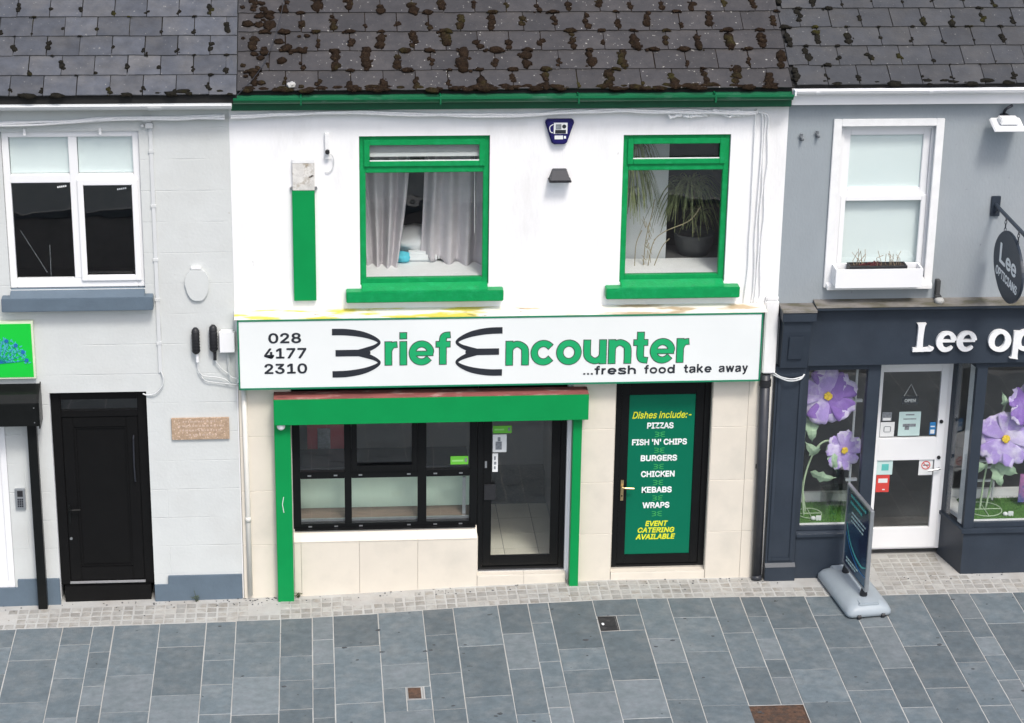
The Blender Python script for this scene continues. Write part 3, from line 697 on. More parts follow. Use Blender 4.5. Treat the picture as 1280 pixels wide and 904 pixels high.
for x in (-3.2, -.75): MB().prism_x([(-.185+y, 5.765+z) for y, z in gutter_profile(.058, .012)], x-.07, x+.07).build('gutter_joint', 'white_gutter', left)
B('soffit_board', -4.7, .0, -.12, .019, 5.772, 5.80, 'white_gutter', left)
lw = thing_part('window', left, -1.66, .09, 3.70)
x0, x1, z0, z1 = LW
fm = frame_bars(x0+.003, x1-.003, z0+.01, z1-.003, .07, .06, .13, wb=.10)
fm.box(-1.685, -1.595, .06, .13, z0+.11, z1-.074); fm.box(x0+.073, -1.685, .06, .13, 4.865, 4.955); fm.box(-1.595, x1-.073, .06, .13, 4.865, 4.955)
fm.build('frame', 'white_pvc', lw, .006)
frame_bars(-1.612, x1-.035, z0+.085, 4.90, .062, .035, .0585, wb=.066).build('sash', 'white_pvc', lw, .006)
for a in ((-2.302,-1.685,4.955,5.362),(-1.595,-1.018,4.955,5.362),(-2.302,-1.685,3.80,4.865),(-1.55,-1.042,3.838,4.84)): MB().box(a[0],a[1],.092,.099,a[2],a[3]).build('pane', 'glass', lw)
for a in ((-2.297,-1.69,4.96,5.358),(-1.59,-1.02,4.96,5.358)): MB().box(a[0],a[1],.118,.124,a[2],a[3]).build('frosted_panel', 'blind_cyan', lw)
for a in ((-1.78,4.80),(-1.155,4.77)):
    mb = MB()
    for k in range(5): mb.box(a[0]-.045+k*.02, a[0]-.029+k*.02, .0885, .0915, a[1]+k*.003, a[1]+.018+k*.003)
    mb.build('maker_sticker', 'paper', lw)
s = MB().prism_x([(-.10,3.50),(-.115,3.635),(.059,3.70),(.059,3.50)], x0+.004, x1-.004); s.build('sill_slope', 'plinth', lw, .004)
MB().box(x0-.085, x1+.085, -.118, .019, 3.487, 3.634).build('sill', 'plinth', lw, .006)
for x in (-2.12, -1.34): MB().box(x-.013, x+.013, -.01, .02, 5.40, 5.47).build('wall_clip', 'white_paint', left)
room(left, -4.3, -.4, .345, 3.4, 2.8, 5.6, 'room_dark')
# black door
ld = thing_part('door', left, -1.51, .13, .15)
ldf = frame_bars(-2.03, -.99, .15, 2.495, .105, .09, .17, wb=.04); ldf.box(-1.925, -1.095, .09, .17, 2.185, 2.255); ldf.build('frame', 'black_door', ld, .005)
MB().box(-1.925, -1.095, .125, .131, 2.255, 2.39).build('pane', 'glass', ld)
frame_bars(-1.922, -1.098, .193, 2.182, .125, .100, .15, wb=.17).build('leaf', 'black_door', ld, .008)
MB().box(-1.797, -1.223, .128, .145, .363, 2.057).build('door_panel', 'black_door', ld)
frame_bars(-1.797, -1.223, .363, 2.057, .022, .112, .1275).build('bead', 'black_door', ld, .004)
h_ = MB().box(-1.905, -1.88, .09, .0995, .90, 1.14); h_.tube([(-1.892,.0995,1.085),(-1.892,.05,1.085),(-1.86,.045,1.085),(-1.77,.048,1.085)], .010, 8); h_.build('handle', 'black_metal', ld)
MB().tube([(-1.892,.0995,.72),(-1.892,.088,.72)], .016, 12).build('keyhole', 'steel', ld)
MB().tube([(-1.15,.0995,1.95),(-1.15,.055,1.93),(-1.155,.05,1.6),(-1.15,.055,1.42),(-1.15,.0995,1.40)], .009, 8).build('pull_handle', 'lamp_grey', ld)
MB().prism_x([(.072,.178),(.099,.190),(.099,.175),(.072,.168)], -1.93, -1.09).build('weather_bar', 'alu', ld)
B('threshold', -1.99, -1.03, .05, .30, -.3, .149, 'black_door', ld, .004)
B('door_lining', -2.034, -2.031, .02, .33, 0, 2.5, 'white_paint', left)
room(left, -2.5, -.4, .345, 2., .0, 2.6, 'room_dark')
# plinth in two pieces either side of the door, notched by the doors
MB().prism_y([(-.984,-.35),(-.004,-.35),(-.004,.272),(-.83,.272),(-.83,.165),(-.984,.165)], -.012, .0195).build('plinth', 'plinth', left, .004)
MB().prism_y([(-4.7,-.35),(-2.036,-.35),(-2.036,.272),(-2.50,.272),(-2.50,.17),(-4.7,.17)], -.012, .0195).build('plinth', 'plinth', left, .004)
wd = thing_part('door', left, -3.0, .1, .15)
frame_bars(-3.495, -2.535, .16, 2.49, .07, .03, .10).build('frame', 'white_pvc', wd, .005)
MB().box(-3.424, -2.606, .05, .09, .232, 2.418).build('leaf', 'white_pvc', wd, .004)
MB().box(-3.30, -2.70, .044, .0495, 1.2, 2.3).build('pane', 'glass', wd)

# ------------------------------------------------------------------ building 3: grey optician's on the right
right = thing('optician_building', (8.5, .15, 0), 'blue-grey rendered building with dark shopfront and white sash window, right of the takeaway', 'building')
RW = (6.535, 7.60, 3.70, 5.425); RSH = (6.30, 10.6, -.5, 2.75)
wall_mesh(5.951, 11.6, -.4, 5.86, .018, .34, [RW, RSH]).build('wall', 'grey_wall', right)
def heavy_right(x, r):
    g_ = noise.noise(Vector((x*.7, r*.6, 12.)))
    near = max(0, 1-(x-5.95)/.9)
    return (.66+.4*g_+near*.6, .58+.3*g_+near*.35, .32+.3*g_+near*.5)
make_roof(right, 5.95, 11.6, .06, 7.03-.345*3, 'slate_grey', 'moss_dark', heavy_right, 3)
gr_ = MB().prism_x([(-.175+y, 5.872+z) for y, z in gutter_profile(.05)], 5.97, 11.6); gr_.tube([(5.97,-.223,5.872),(11.6,-.223,5.872)], .008, 8)
gr_.box(5.955, 5.972, -.228, -.122, 5.82, 5.875); gr_.build('gutter', 'white_pvc', right)
for x in (6.2, 7.42, 8.62): MB().prism_x([(-.175+y, 5.872+z) for y, z in gutter_profile(.055, .012)], x-.02, x+.02).build('gutter_bracket', 'white_pvc', right)
MB().box(5.952, 11.6, -.105, .017, 5.690, 5.86).build('fascia_board', 'white_pvc', right, .003)
rw = thing_part('window', right, 7.06, .08, 3.70)
# plaster surround
frame_bars(6.445, 7.655, 3.60, 5.505, .088, -.014, .0175, wb=.10, wt=.08).build('surround', 'white_paint', rw, .005)
x0, x1, z0, z1 = RW
frame_bars(x0+.003, x1-.003, z0+.003, z1-.003, .05, .075, .17).build('frame', 'white_pvc', rw, .005)
frame_bars(x0+.055, x1-.055, 4.60, z1-.055, .075, .115, .16, wb=.10).build('sash', 'white_pvc', rw, .006)
frame_bars(x0+.055, x1-.055, z0+.055, 4.625, .058, .080, .114, wb=.09, wt=.062).build('sash', 'white_pvc', rw, .006)
MB().box(x0+.13, x1-.13, .135, .141, 4.70, z1-.13).build('pane', 'glass', rw); MB().box(x0+.113, x1-.113, .095, .101, z0+.145, 4.563).build('pane', 'glass', rw)
MB().box(x0+.131, x1-.131, .150, .154, 4.701, z1-.131).build('blind_panel', 'blind_cyan', rw); MB().box(x0+.055, x1-.055, .175, .179, z0+.06, 4.60).build('blind_panel', 'blind_cyan', rw)
MB().prism_x([(-.075,3.59),(-.075,3.64),(.074,3.698),(.074,3.59)], 6.47, 7.645).build('sill', 'white_paint', rw, .005)
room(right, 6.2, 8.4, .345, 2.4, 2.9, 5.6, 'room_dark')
# shopfront joinery
SG = 'shop_grey'
MB().box(6.305, 11.5, -.085, .017, 2.705, 3.372).build('shop_fascia', SG, right, .004)
co = MB().prism_x([(-.085,3.36),(-.14,3.37),(-.165,3.395),(-.20,3.40),(-.20,3.425),(.016,3.445),(.016,3.36)], 6.345, 11.5); co.build('cornice', SG, right)
MB().prism_x([(-.205,3.426),(.0165,3.449),(.0165,3.455),(-.209,3.432)], 6.345, 11.5).build('cornice_flashing', 'lead', right)
pl = thing_part('pilaster', right, 6.12, -.05, 0)
MB().box(5.958, 6.298, -.072, .017, -.2, 2.70).build('shaft', SG, pl, .004)
frame_bars(5.985, 6.272, .32, 2.62, .04, -.088, -.0725).build('moulding', SG, pl, .004)
MB().box(5.953, 6.306, -.115, .0165, -.2, .25).build('base', SG, pl, .006); MB().prism_x([(-.113,.2505),(-.075,.29),(.016,.29),(.016,.2505)], 5.955, 6.304).build('base_moulding', SG, pl)
cb = MB().prism_x([(-.20,3.28),(-.195,3.15),(-.15,2.85),(-.12,2.70),(.016,2.70),(.016,3.28)], 5.985, 6.295); cb.build('console', SG, pl, .004)
MB().prism_x([(-.208,3.10),(-.163,2.82),(-.150,2.82),(-.195,3.10)], 6.06, 6.22).build('console_panel', SG, pl, .003)
MB().box(5.965, 6.343, -.235, .0165, 3.282, 3.39).build('console_block', SG, pl, .005); MB().box(5.960, 6.343, -.245, .0165, 3.391, 3.415).build('console_flashing', 'lead', pl)
# left display window and its riser
MB().box(6.302, 7.16, -.055, .20, -.2, .60).build('stall_riser', SG, right, .004)
w_ = thing_part('window', right, 6.72, 0, .6)
MB().prism_x([(-.085,.605),(-.085,.64),(.0,.665),(.05,.665),(.05,.605)], 6.302, 7.175).build('sill', SG, w_, .004)
fr = MB().box(6.302, 6.345, -.02, .05, .665, 2.70).box(7.015, 7.160, -.02, .09, .665, 2.70).box(6.345, 7.015, -.02, .05, 2.63, 2.70).box(6.345, 7.015, -.02, .05, .665, .715)
fr.build('frame', SG, w_, .004)
MB().box(6.345, 7.015, .01, .017, .715, 2.63).build('pane', 'glass', w_)
B('white_bead', 6.347, 7.013, .02, .05, .716, .728, 'white_paint', w_)
# return glass beside the recessed door
rr_ = MB().add([(7.150,.095,.665),(7.157,.095,.665),(7.212,.50,.665),(7.205,.50,.665),(7.150,.095,2.63),(7.157,.095,2.63),(7.212,.50,2.63),(7.205,.50,2.63)], [(0,3,2,1),(4,5,6,7),(0,1,5,4),(1,2,6,5),(2,3,7,6),(3,0,4,7)]); rr_.build('return_pane', 'glass', w_)
rb = MB().box(7.06, 7.095, .10, .135, .72, 2.62).box(7.155, 7.20, .46, .50, .72, 2.62); rb.build('white_post', 'white_paint', w_)
MB().add([(7.158,.10,-.2),(7.170,.10,-.2),(7.225,.52,-.2),(7.213,.52,-.2),(7.158,.10,.64),(7.170,.10,.64),(7.225,.52,.64),(7.213,.52,.64)], [(0,3,2,1),(4,5,6,7),(0,1,5,4),(1,2,6,5),(2,3,7,6),(3,0,4,7)]).build('return_riser', SG, right)
# right display window
MB().prism_z([(8.262,-.052),(11.4,-.052),(11.4,.2),(8.15,.52),(8.13,.52)], -.2, .60).build('stall_riser', SG, right)
w2 = thing_part('window', right, 9.3, 0, .6)
MB().prism_z([(8.228,-.085),(11.4,-.085),(11.4,.04),(8.31,.04),(8.17,.52),(8.105,.52)], .605, .650).build('sill', SG, w2, .004)
MB().prism_z([(8.258,-.03),(8.375,-.03),(8.375,.03),(8.315,.045),(8.25,.03)], .652, 2.70).build('corner_post', SG, w2)
MB().box(8.375, 11.4, -.02, .05, 2.63, 2.70).box(8.375, 11.4, -.02, .05, .652, .715).build('frame', SG, w2, .004)
MB().box(8.375, 11.4, .01, .017, .715, 2.63).build('pane', 'glass', w2)
B('white_bead', 8.377, 11.3, .02, .05, .716, .728, 'white_paint', w2)
MB().add([(8.248,.03,.652),(8.256,.03,.652),(8.148,.46,.652),(8.140,.46,.652),(8.248,.03,2.63),(8.256,.03,2.63),(8.148,.46,2.63),(8.140,.46,2.63)], [(0,1,2,3),(4,7,6,5),(0,4,5,1),(1,5,6,2),(2,6,7,3),(3,7,4,0)]).build('return_pane', 'glass', w2)
MB().prism_z([(8.15,.40),(8.21,.40),(8.18,.53),(8.125,.53)], .652, 2.70).build('return_post', SG, w2)
MB().prism_z([(8.262,.075),(8.30,.075),(8.275,.17),(8.238,.17)], .655, 2.63).build('white_post', 'white_paint', w2)
MB().prism_z([(8.24,-.03),(8.26,-.03),(8.15,.53),(8.13,.53)], 2.632, 2.70).build('return_head', SG, w2)
# glazed white door
rd = thing_part('door', right, 7.66, .52, .15)
fr = frame_bars(7.17, 8.14, .16, 2.70, .05, .49, .56, wb=.02, wt=.20); fr.build('frame', 'white_pvc', rd, .004)
lf = MB().box(7.222, 7.325, .475, .525, .182, 2.498).box(8.0, 8.089, .475, .525, .182, 2.498).box(7.325, 8.0, .475, .525, .182, .44).box(7.325, 8.0, .475, .525, 1.30, 1.58).box(7.325, 8.0, .475, .525, 2.40, 2.498); lf.build('leaf', 'white_pvc', rd, .004)
for a in ((.44,1.30),(1.58,2.40)): MB().box(7.325, 8.0, .497, .503, a[0], a[1]).build('pane', 'glass', rd)
MB().tube([(8.04,.474,1.78),(8.04,.462,1.78)], .022, 14).build('lock', 'black_plastic', rd); MB().tube([(8.045,.474,1.33),(8.045,.462,1.33)], .022, 14).build('lock', 'black_plastic', rd)
MB().tube([(8.06,.474,1.20),(8.06,.43,1.20),(8.04,.425,1.20),(7.92,.43,1.18)], .011, 8).build('handle', 'steel', rd)
B('entrance_ceiling', 7.16, 8.26, .02, .6, 2.702, 2.74, 'room_dark', right)
room(right, 6.31, 11.4, .53, 3.6, .12, 2.74, 'room_mid', 'room_mid')
B('display_floor', 6.31, 7.14, .051, .72, .62, .70, 'white_paint', right)
MB().prism_z([(8.33,.052),(11.35,.052),(11.35,.72),(8.20,.72),(8.22,.40)], .652, .70).build('display_floor', 'white_paint', right)
B('display_back', 6.31, 7.19, .74, .78, .6, .80, 'white_paint', right); B('display_back', 8.2, 11.3, .74, .78, .6, .80, 'white_paint', right)

# ================================================================== things on the takeaway
def arc(cx, cz, rx, rz, a0, a1, n, w): return [(cx+rx*math.cos(R(a0+(a1-a0)*i/n)), cz+rz*math.sin(R(a0+(a1-a0)*i/n)), w) for i in range(n+1)]
def glyph(c, h):
    # plain grotesque lower case, x-height 1; strokes (x, z, half width), straight when two points; returns strokes and width
    t = h*.86; b = 1-t; S = lambda x, z0, z1: [(x, z0, h), (x, z1, h)]
    if c == 'r': return [S(h, 0, 1), [(h, .50, h*.8), (h+.06, .72, h*.9), (h+.20, .86, t), (h+.38, b+.0, t)]], h+.40
    if c == 'i': return [S(h, 0, 1), S(h, 1.15, 1.39)], 2*h
    if c == 'n': return [S(h, 0, 1), [(h, .50, h*.8), (h+.08, .76, h*.9), (.5, b+.005, t), (.80, .74, h*.95), (.86, .5, h), (.86, 0, h)]], .86+h
    if c == 'h': return [S(h, 0, 1.39), [(h, .50, h*.8), (h+.08, .76, h*.9), (.5, b+.005, t), (.80, .74, h*.95), (.86, .5, h), (.86, 0, h)]], .86+h
    if c == 'u': return [S(.86, 0, 1), [(.86, .50, h*.8), (.78, .24, h*.9), (.5, t-.005, t), (.20, .26, h*.95), (h, .5, h), (h, 1, h)]], .86+h
    if c == 'o': return [('c', [(.55+(.55-h)*math.cos(R(a)), .5+(.51-t)*math.sin(R(a)), h*.95) for a in range(0, 360, 30)])], 1.1
    if c == 'c': return [arc(.55, .5, .55-h, .51-t, 40, 320, 12, h*.95)], 1.02
    if c == 'e': return [[(1.06-h, .43, h*.8)]+arc(.55, .5, .55-h, .51-t, 12, 322, 13, h*.95), [(h, .48, h*.68), (1.06, .48, h*.68)]], 1.08
    if c == 'f': return [[(.30, 0, h), (.30, .6, h), (.30, 1.05, h), (.37, 1.24, h*.9), (.62, 1.39-t, t)], [(.0, .87, t), (.62, .87, t)]], .62
    if c == 't': return [[(.30, 1.30, h), (.30, .7, h), (.30, .33, h), (.37, .15, h*.9), (.62, t-.01, t)], [(.0, .87, t), (.62, .87, t)]], .62
    if c == 'd': return [S(.95, 0, 1.39), ('c', [(.52+(.52-h)*math.cos(R(a)), .5+(.51-t)*math.sin(R(a)), h) for a in range(0, 360, 30)])], .95+h
    if c == 'a': return [[(.12, .72, h), (.25, .90, t), (.5, 1.01-t, t), (.75, .88, h*.95), (.82, .66, h), (.82, .2, h), (.90, .03, h*.7)], [(.82, .58, h*.7), (.5, .52, t), (.22, .42, h), (.13, .25, h), (.25, .09, t), (.50, .09, t), (.82, .32, h*.7)]], .98
    if c == 's': return [[(.90, .74, h), (.70, .92, t), (.48, 1.01-t, t), (.22, .88, h), (.16, .70, h), (.40, .54, t), (.70, .45, t), (.85, .28, h), (.75, .10, t), (.48, t-.01, t), (.22, .10, t), (.05, .28, h)]], .95
    if c == 'k': return [S(h, 0, 1.39), [(h, .36, h*.9), (.80, 1, h)], [(.36, .56, h*.9), (.88, 0, h)]], .95
    if c == 'w': return [[(h, 1, h), (.40, 0, h)], [(.40, 0, h), (.70, 1, h*.9)], [(.70, 1, h*.9), (1.0, 0, h)], [(1.0, 0, h), (1.4-h, 1, h)]], 1.4
    if c == 'y': return [[(h, 1, h), (.48, .05, h)], [(.96-h, 1, h), (.52, .10, h), (.36, -.28, t), (.12, -.32, t)]], .96
    if c == '.': return [S(h, 0, .24)], 2*h
def word(name, txt, x0, x1, z0, xh, y, m, parent, h=.14, gap=.13, grow=0., t=.003):
    mb = MB(); G = [glyph(c, h) for c in txt]; tot = sum(g_[1] for g_ in G)+gap*(len(G)-1); k = (x1-x0)/tot; x = x0; n_ = 0
    for st, w in G:
        for p in st:
            cl = p[0] == 'c'; P = p[1] if cl else p
            P = [(x+a*k, z0+b*xh, c_*(k+xh)/2+grow) for a, b, c_ in P]
            if not cl and grow:     # lengthen open ends so that the outline shows there too
                for e, q_ in ((0, 1), (-1, -2)):
                    d = Vector((P[e][0]-P[q_][0], P[e][1]-P[q_][1])).normalized()*grow; P[e] = (P[e][0]+d.x, P[e][1]+d.y, P[e][2])
            mb.ribbon(P, y-.00025*(n_ % 4), t, close=cl, n=1 if len(P) == 2 else 5); n_ += 1
        x += (w+gap)*k
    return mb.build(name, m, parent)
sg = thing('shop_sign', (2.9, -.09, 2.56), 'long white fascia sign with green edging, black phone number and green shop name', 'sign')
SZ0, SZ1 = 2.575, 3.365
MB().box(.045, 5.745, -.165, .015, SZ0+.012, SZ1-.006).build('sign_box', 'sign_white', sg, .003)
eb = MB().box(.035, 5.755, -.172, .0, SZ1-.005, SZ1+.012).box(.035, 5.755, -.172, .0, SZ0-.004, SZ0+.011).box(.030, .044, -.172, .0, SZ0-.004, SZ1+.012).box(5.746, 5.760, -.172, .0, SZ0-.004, SZ1+.012)
eb.build('edge_trim', 'sign_green_edge', sg)
MB().prism_x([(-.168,SZ1+.0125),(-.168,SZ1+.02),(.0155,SZ1+.062),(.0155,SZ1+.0125)], .0, 5.80).build('flaking_ledge', 'ledge', sg)
YS = -.1685
for s_, a, b, z in (('028',.360,.712,3.105),('4177',.310,.766,2.930),('2310',.310,.772,2.752)):
    text_part('phone_number', s_, a, b, z, z+.118, YS, 'ink', sg, .02)
def emb(pts, name): 
    mb = MB()
    for k, p in enumerate(pts): mb.ribbon(p, YS-.0005*k, .004)
    return mb.build(name, 'ink', sg)
T = .037
def curl(xs, xa, zt, sgn):
    # two bowed strokes and a middle bar; xs = open ends, xa = bowed side
    d = xa-xs; zc = zt-.245; zb = zc-.245
    up_ = [(xs, zt, T), (xs+d*.30, zt-.004, T), (xs+d*.62, zt-.030, .033), (xs+d*.86, zt-.075, .024), (xs+d*.985, zt-.125, .016), (xs+d*.91, zt-.168, .019), (xs+d*.76, zt-.203, .026), (xs+d*.56, zc+.012, .026)]
    dn = [(x, 2*zc-z, w) for x, z, w in up_]
    return [up_, dn, [(xs+d*.07, zc, T), (xs+d*.35, zc, T), (xs+d*.60, zc, T), (xs+d*.70, zc, .032), (xs+d*.80, zc, .014)]]
emb(curl(1.045, 1.562, 3.225, 1), 'emblem'); emb(curl(2.895, 2.392, 3.215, -1), 'emblem')
def outlined(s_, a, b, z0, xh, y, parent):
    word('lettering_outline', s_, a, b, z0, xh, y, 'letter_edge', parent, .134, .15, .009)
    word('lettering', s_, a, b, z0, xh, y-.004, 'letter_green', parent, .134, .15, 0)
outlined('rief', 1.622, 2.322, 2.836, .264, YS, sg)
outlined('ncounter', 2.940, 4.950, 2.812, .272, YS, sg)
for s_, a, b, z0_ in (('...fresh',3.79,4.375,2.682),('food',4.465,4.805,2.683),('take',4.905,5.215,2.685),('away',5.295,5.62,2.686)):
    word('strapline', s_, a, b, z0_, .072, YS, 'ink', sg, .135, .17)

sh = thing('roller_shutter', (2.12, -.1, 0), 'bright green roller shutter housing with side rails over the takeaway window and door', 'shutter')
MB().box(.40, 3.855, -.225, .0, 2.168, 2.470).build('housing', 'green', sh, .004)
MB().box(.402, 3.853, -.222, .0, 2.4702, 2.478).build('housing_top', 'red_metal', sh)
MB().box(.398, .578, -.125, -.004, -.035, 2.167).build('guide_rail', 'green', sh, .004); MB().box(3.70, 3.80, -.125, -.004, .06, 2.167).build('guide_rail', 'green', sh, .004)
MB().box(.588, 3.695, -.16, -.05, 2.150, 2.167).build('shutter_bar', 'black_metal', sh)
k = MB(); k.tube([(.485,-.1255,1.27),(.47,-.128,1.18),(.485,-.1265,1.08)], .004, 6); k.build('scratch', 'white_paint', sh)
lp = MB().blob((.475,-.165,2.135), .045, .035, .045, None, .02, 3); o = lp.build('bulb_lamp', 'white_pvc', None, smooth=True); tag(o, 'small white globe light under the left end of the green shutter housing', 'lamp')

# alarm box
al = thing('alarm_box', (3.485, -.03, 5.26), 'navy blue triangular alarm box high between the two green windows', 'alarm')
def tri(sx, sz, zc, xc=3.485):
    P = [(-.135,.125),(-.115,.14),(.115,.14),(.135,.125),(.14,.10),(.075,-.115),(.05,-.135),(-.05,-.135),(-.075,-.115),(-.14,.10)]
    return [(xc+x*sx, zc+z*sz) for x, z in P]
MB().prism_y(tri(1.1,1.0,5.395), -.02, .015).build('backplate', 'navy', al); MB().prism_y(tri(1.02,.94,5.395), -.055, -.0202).build('cover', 'navy', al, .01)
p_ = MB().box(3.42, 3.565, -.060, -.0555, 5.385, 5.505).build('emblem_plate', 'paper', al)
MB().box(3.44, 3.50, -.0632, -.0602, 5.435, 5.49).build('emblem_print', 'grey_print', al); MB().prism_y([(3.53+.022*math.cos(a), 5.465+.022*math.sin(a)) for a in [i*math.pi/6 for i in range(12)]], -.0632, -.0602).build('emblem_disc', 'ink', al)
MB().box(3.435, 3.55, -.0632, -.0602, 5.39, 5.428).build('emblem_print', 'lamp_grey', al)
MB().box(3.43, 3.52, -.0605, -.0555, 5.325, 5.365).build('print', 'paper', al); MB().box(3.53, 3.552, -.0605, -.0555, 5.332, 5.36).build('print', 'menu_white', al)
MB().ribbon([(3.415,5.49,.004),(3.378,5.46,.004),(3.385,5.41,.004),(3.412,5.395,.004)], -.0585, .003).build('ring', 'paper', al)
# bulkhead lamp
bl = thing('wall_lamp', (3.49, -.05, 4.86), 'dark grey wedge bulkhead lamp on the white wall below the alarm box', 'lamp')
MB().add([(3.385,-.13,4.885),(3.605,-.13,4.885),(3.605,.015,4.885),(3.385,.015,4.885),(3.42,-.06,4.985),(3.57,-.06,4.985),(3.57,.015,4.985),(3.42,.015,4.985)], [(0,3,2,1),(4,5,6,7),(0,1,5,4),(1,2,6,5),(2,3,7,6),(3,0,4,7)]).build('hood', 'lamp_grey', bl, .006)
MB().box(3.375, 3.615, -.14, .015, 4.868, 4.884).build('rim', 'black_plastic', bl, .004); MB().box(3.40, 3.59, -.12, .01, 4.855, 4.867).build('diffuser', 'paper', bl)
# green board and weathered plate
gb = MB().box(.645, .885, -.045, .0155, 3.545, 4.775).build('wall_board', 'green', None, .003); tag(gb, 'narrow upright plain green board on the white wall left of the window', 'board')
gp = thing('wall_plate', (.77, 0, 4.78), 'rusty white bracket plate on the wall just above the green board', 'bracket')
MB().box(.652, .885, -.03, .0155, 4.779, 5.075).build('plate', mat('rusty_white', (.62,.61,.58), .8, .2, 8, .4, 60, c2=(.30,.26,.20), c2s=9, c2t=.6, c2w=.07, speck=(.06,.05,.04), speckt=.66, specks=12), gp, .003)
MB().box(.652, .885, -.028, .0155, 5.077, 5.12).build('plate', 'white_paint', gp, .003)
for x in (.64, .897): MB().tube([(x,-.02,4.80),(x,.015,4.80)], .017, 10).build('bolt', 'steel', gp)
# small cctv-like stub with a wire at the top left of the wall
cs = thing('wall_bracket', (1.02, 0, 5.2), 'small white cable bracket with black socket under the eaves cable, left of the curtained window', 'bracket')
MB().box(1.0, 1.045, -.03, .0155, 5.12, 5.40).build('strip', 'white_paint', cs, .004); MB().tube([(1.025,.0,5.205),(1.025,-.065,5.205)], .024, 12).build('socket', 'black_plastic', cs)
MB().tube(spline([(1.025,-.05,5.19),(1.08,-.02,5.15),(1.09,-.01,5.05),(1.05,-.005,4.98),(1.00,.0,4.97)], 5), .005, 6).build('wire', 'cable_pale', cs)

# eaves cables: a loose bundle along all three fronts
def cable(name, strands, r, m, label, cat='cable', group=None):
    mb = MB()
    for p in strands: mb.tube(spline(p, 8), r, 6)
    return tag(mb.build(name, m, None, smooth=True), label, cat, group)
def sag(x): return 5.615+(.0 if x > 0 else x*.034)+.012*math.sin(x*2.1)
base = []
for k in range(4):
    q = random.Random(40+k); pts = []
    x = -4.6
    while x < 0.0: pts.append((x, -.045-.025*(k % 2)+.004*q.random(), sag(x)+.022*(k-1.5)*math.cos(x*3+k)*.9+q.uniform(-.006,.006))); x += .24
    base.append(pts)
cable('eaves_cable', base, .014, 'cable_white', 'bundle of pale grey cables running under the eaves of the left building')
base = []
for k in range(4):
    q = random.Random(60+k); pts = []; x = 0.02
    while x < 5.55: pts.append((x, -.045-.025*(k % 2)+.004*q.random(), 5.612+.010*math.sin(x*1.7)+.016*(k-1.5)*math.cos(x*2.4+k)+q.uniform(-.008,.008))); x += .23
    base.append(pts+[(5.60,-.02,5.62-.01*k)])
for k in range(26):   # the tangle near the right end
    q = random.Random(90+k); x = q.uniform(4.6,5.45); base.append([(x,-.03,5.60+q.uniform(-.05,.03)),(x+q.uniform(-.09,.09),-.05,5.60+q.uniform(-.06,.03)),(x+q.uniform(-.09,.14),-.03,5.60+q.uniform(-.06,.03))])
cable('eaves_cable', base, .014, 'cable_white', 'bundle of white painted cables under the green gutter with a tangle at its right end')
for k, x in enumerate((-1.98, .55, .98, 1.06, 1.75, 2.95, 4.0)):
    pass
dn = []
for k, x in enumerate((5.585, 5.665, 5.70, 5.735)):
    q = random.Random(k+5); pts = [(5.45+.03*k,-.02,5.605), (x-.05,-.025,5.61-.01*k), (x-.005,-.02,5.57-.02*k)]
    z = 5.35
    while z > 3.5: pts.append((x-.012*(5.5-z)*.1+q.uniform(-.012,.012), -.012, z)); z -= .3
    pts.append((x-.02,-.01,3.44)); dn.append(pts)
cable('wall_cable', dn, .009, 'cable_white', 'white painted cables dropping down the right edge of the white wall')
cj = MB().box(-.90, -.80, -.03, .0195, 5.535, 5.60).box(-.87, -.79, -.04, .0195, 5.47, 5.53).box(-.92,-.88,-.03,.0195,5.48,5.51); tag(cj.build('cable_clamp', 'cable_pale', None, .008), 'pale clamp block where the eaves cables meet the conduit on the left building', 'clamp')
cn = thing('conduit', (-.79, 0, 2.5), 'thin pale conduit down the left building ending in a loop at the black door', 'conduit')
MB().box(-.84, -.80, .002, .0195, 2.72, 5.46).build('strip', mat('conduit_paint', (.60,.62,.625), .6, .04, 5), cn, .003)
MB().tube(spline([(-.815,.0,2.74),(-.79,-.012,2.66),(-.81,-.02,2.57),(-.88,-.015,2.49),(-.97,.0,2.465),(-1.02,.01,2.48)], 6), .008, 6).build('wire', 'cable_pale', cn)
for z in (5.2, 4.6, 4.0, 3.55, 3.05): MB().box(-.847, -.793, -.003, .0195, z, z+.03).build('clip', 'cable_pale', cn)
ow = MB().tube(spline([(.10,-.20,5.86),(.38,.16,6.12),(.58,.7,6.6),(.66,1.3,7.2),(.70,2.2,8.0)], 8), .0035, 6); tag(ow.build('telephone_wire', 'lamp_grey', None), 'thin grey telephone wire rising over the left end of the mossy roof', 'wire')

# pipes
pc = MB().tube([(.075,-.02,2.57),(.085,-.02,1.2),(.085,-.02,.02)], .028, 12); pc.tube([(.085,-.02,.93),(.085,-.02,.99)], .033, 12); tag(pc.build('waste_pipe', 'pipe_cream', None, smooth=True), 'cream pipe down the tiles at the left edge of the takeaway', 'pipe')
pd = thing('downpipe', (5.85, -.06, .08), 'black rainwater downpipe between the takeaway and the dark shopfront', 'pipe')
MB().tube([(5.845,-.05,2.60),(5.862,-.05,1.3),(5.87,-.05,.10)], .058, 16).build('pipe', 'pipe_dark', pd, smooth=True); MB().tube([(5.872,-.05,.12),(5.872,-.075,.075)], .062, 16).build('shoe', 'pipe_dark', pd, smooth=True)
MB().tube([(5.848,-.05,2.47),(5.848,-.05,2.55)], .066, 16).build('collar', 'black_plastic', pd)
MB().box(5.80, 5.90, -.02, .015, 1.45, 1.50).build('clip', 'black_plastic', pd)
pw = MB().box(5.895, 5.93, -.04, -.003, .10, 2.60); tag(pw.build('wall_trim', 'pipe_cream', None, .004), 'slim white strip beside the black downpipe', 'trim')
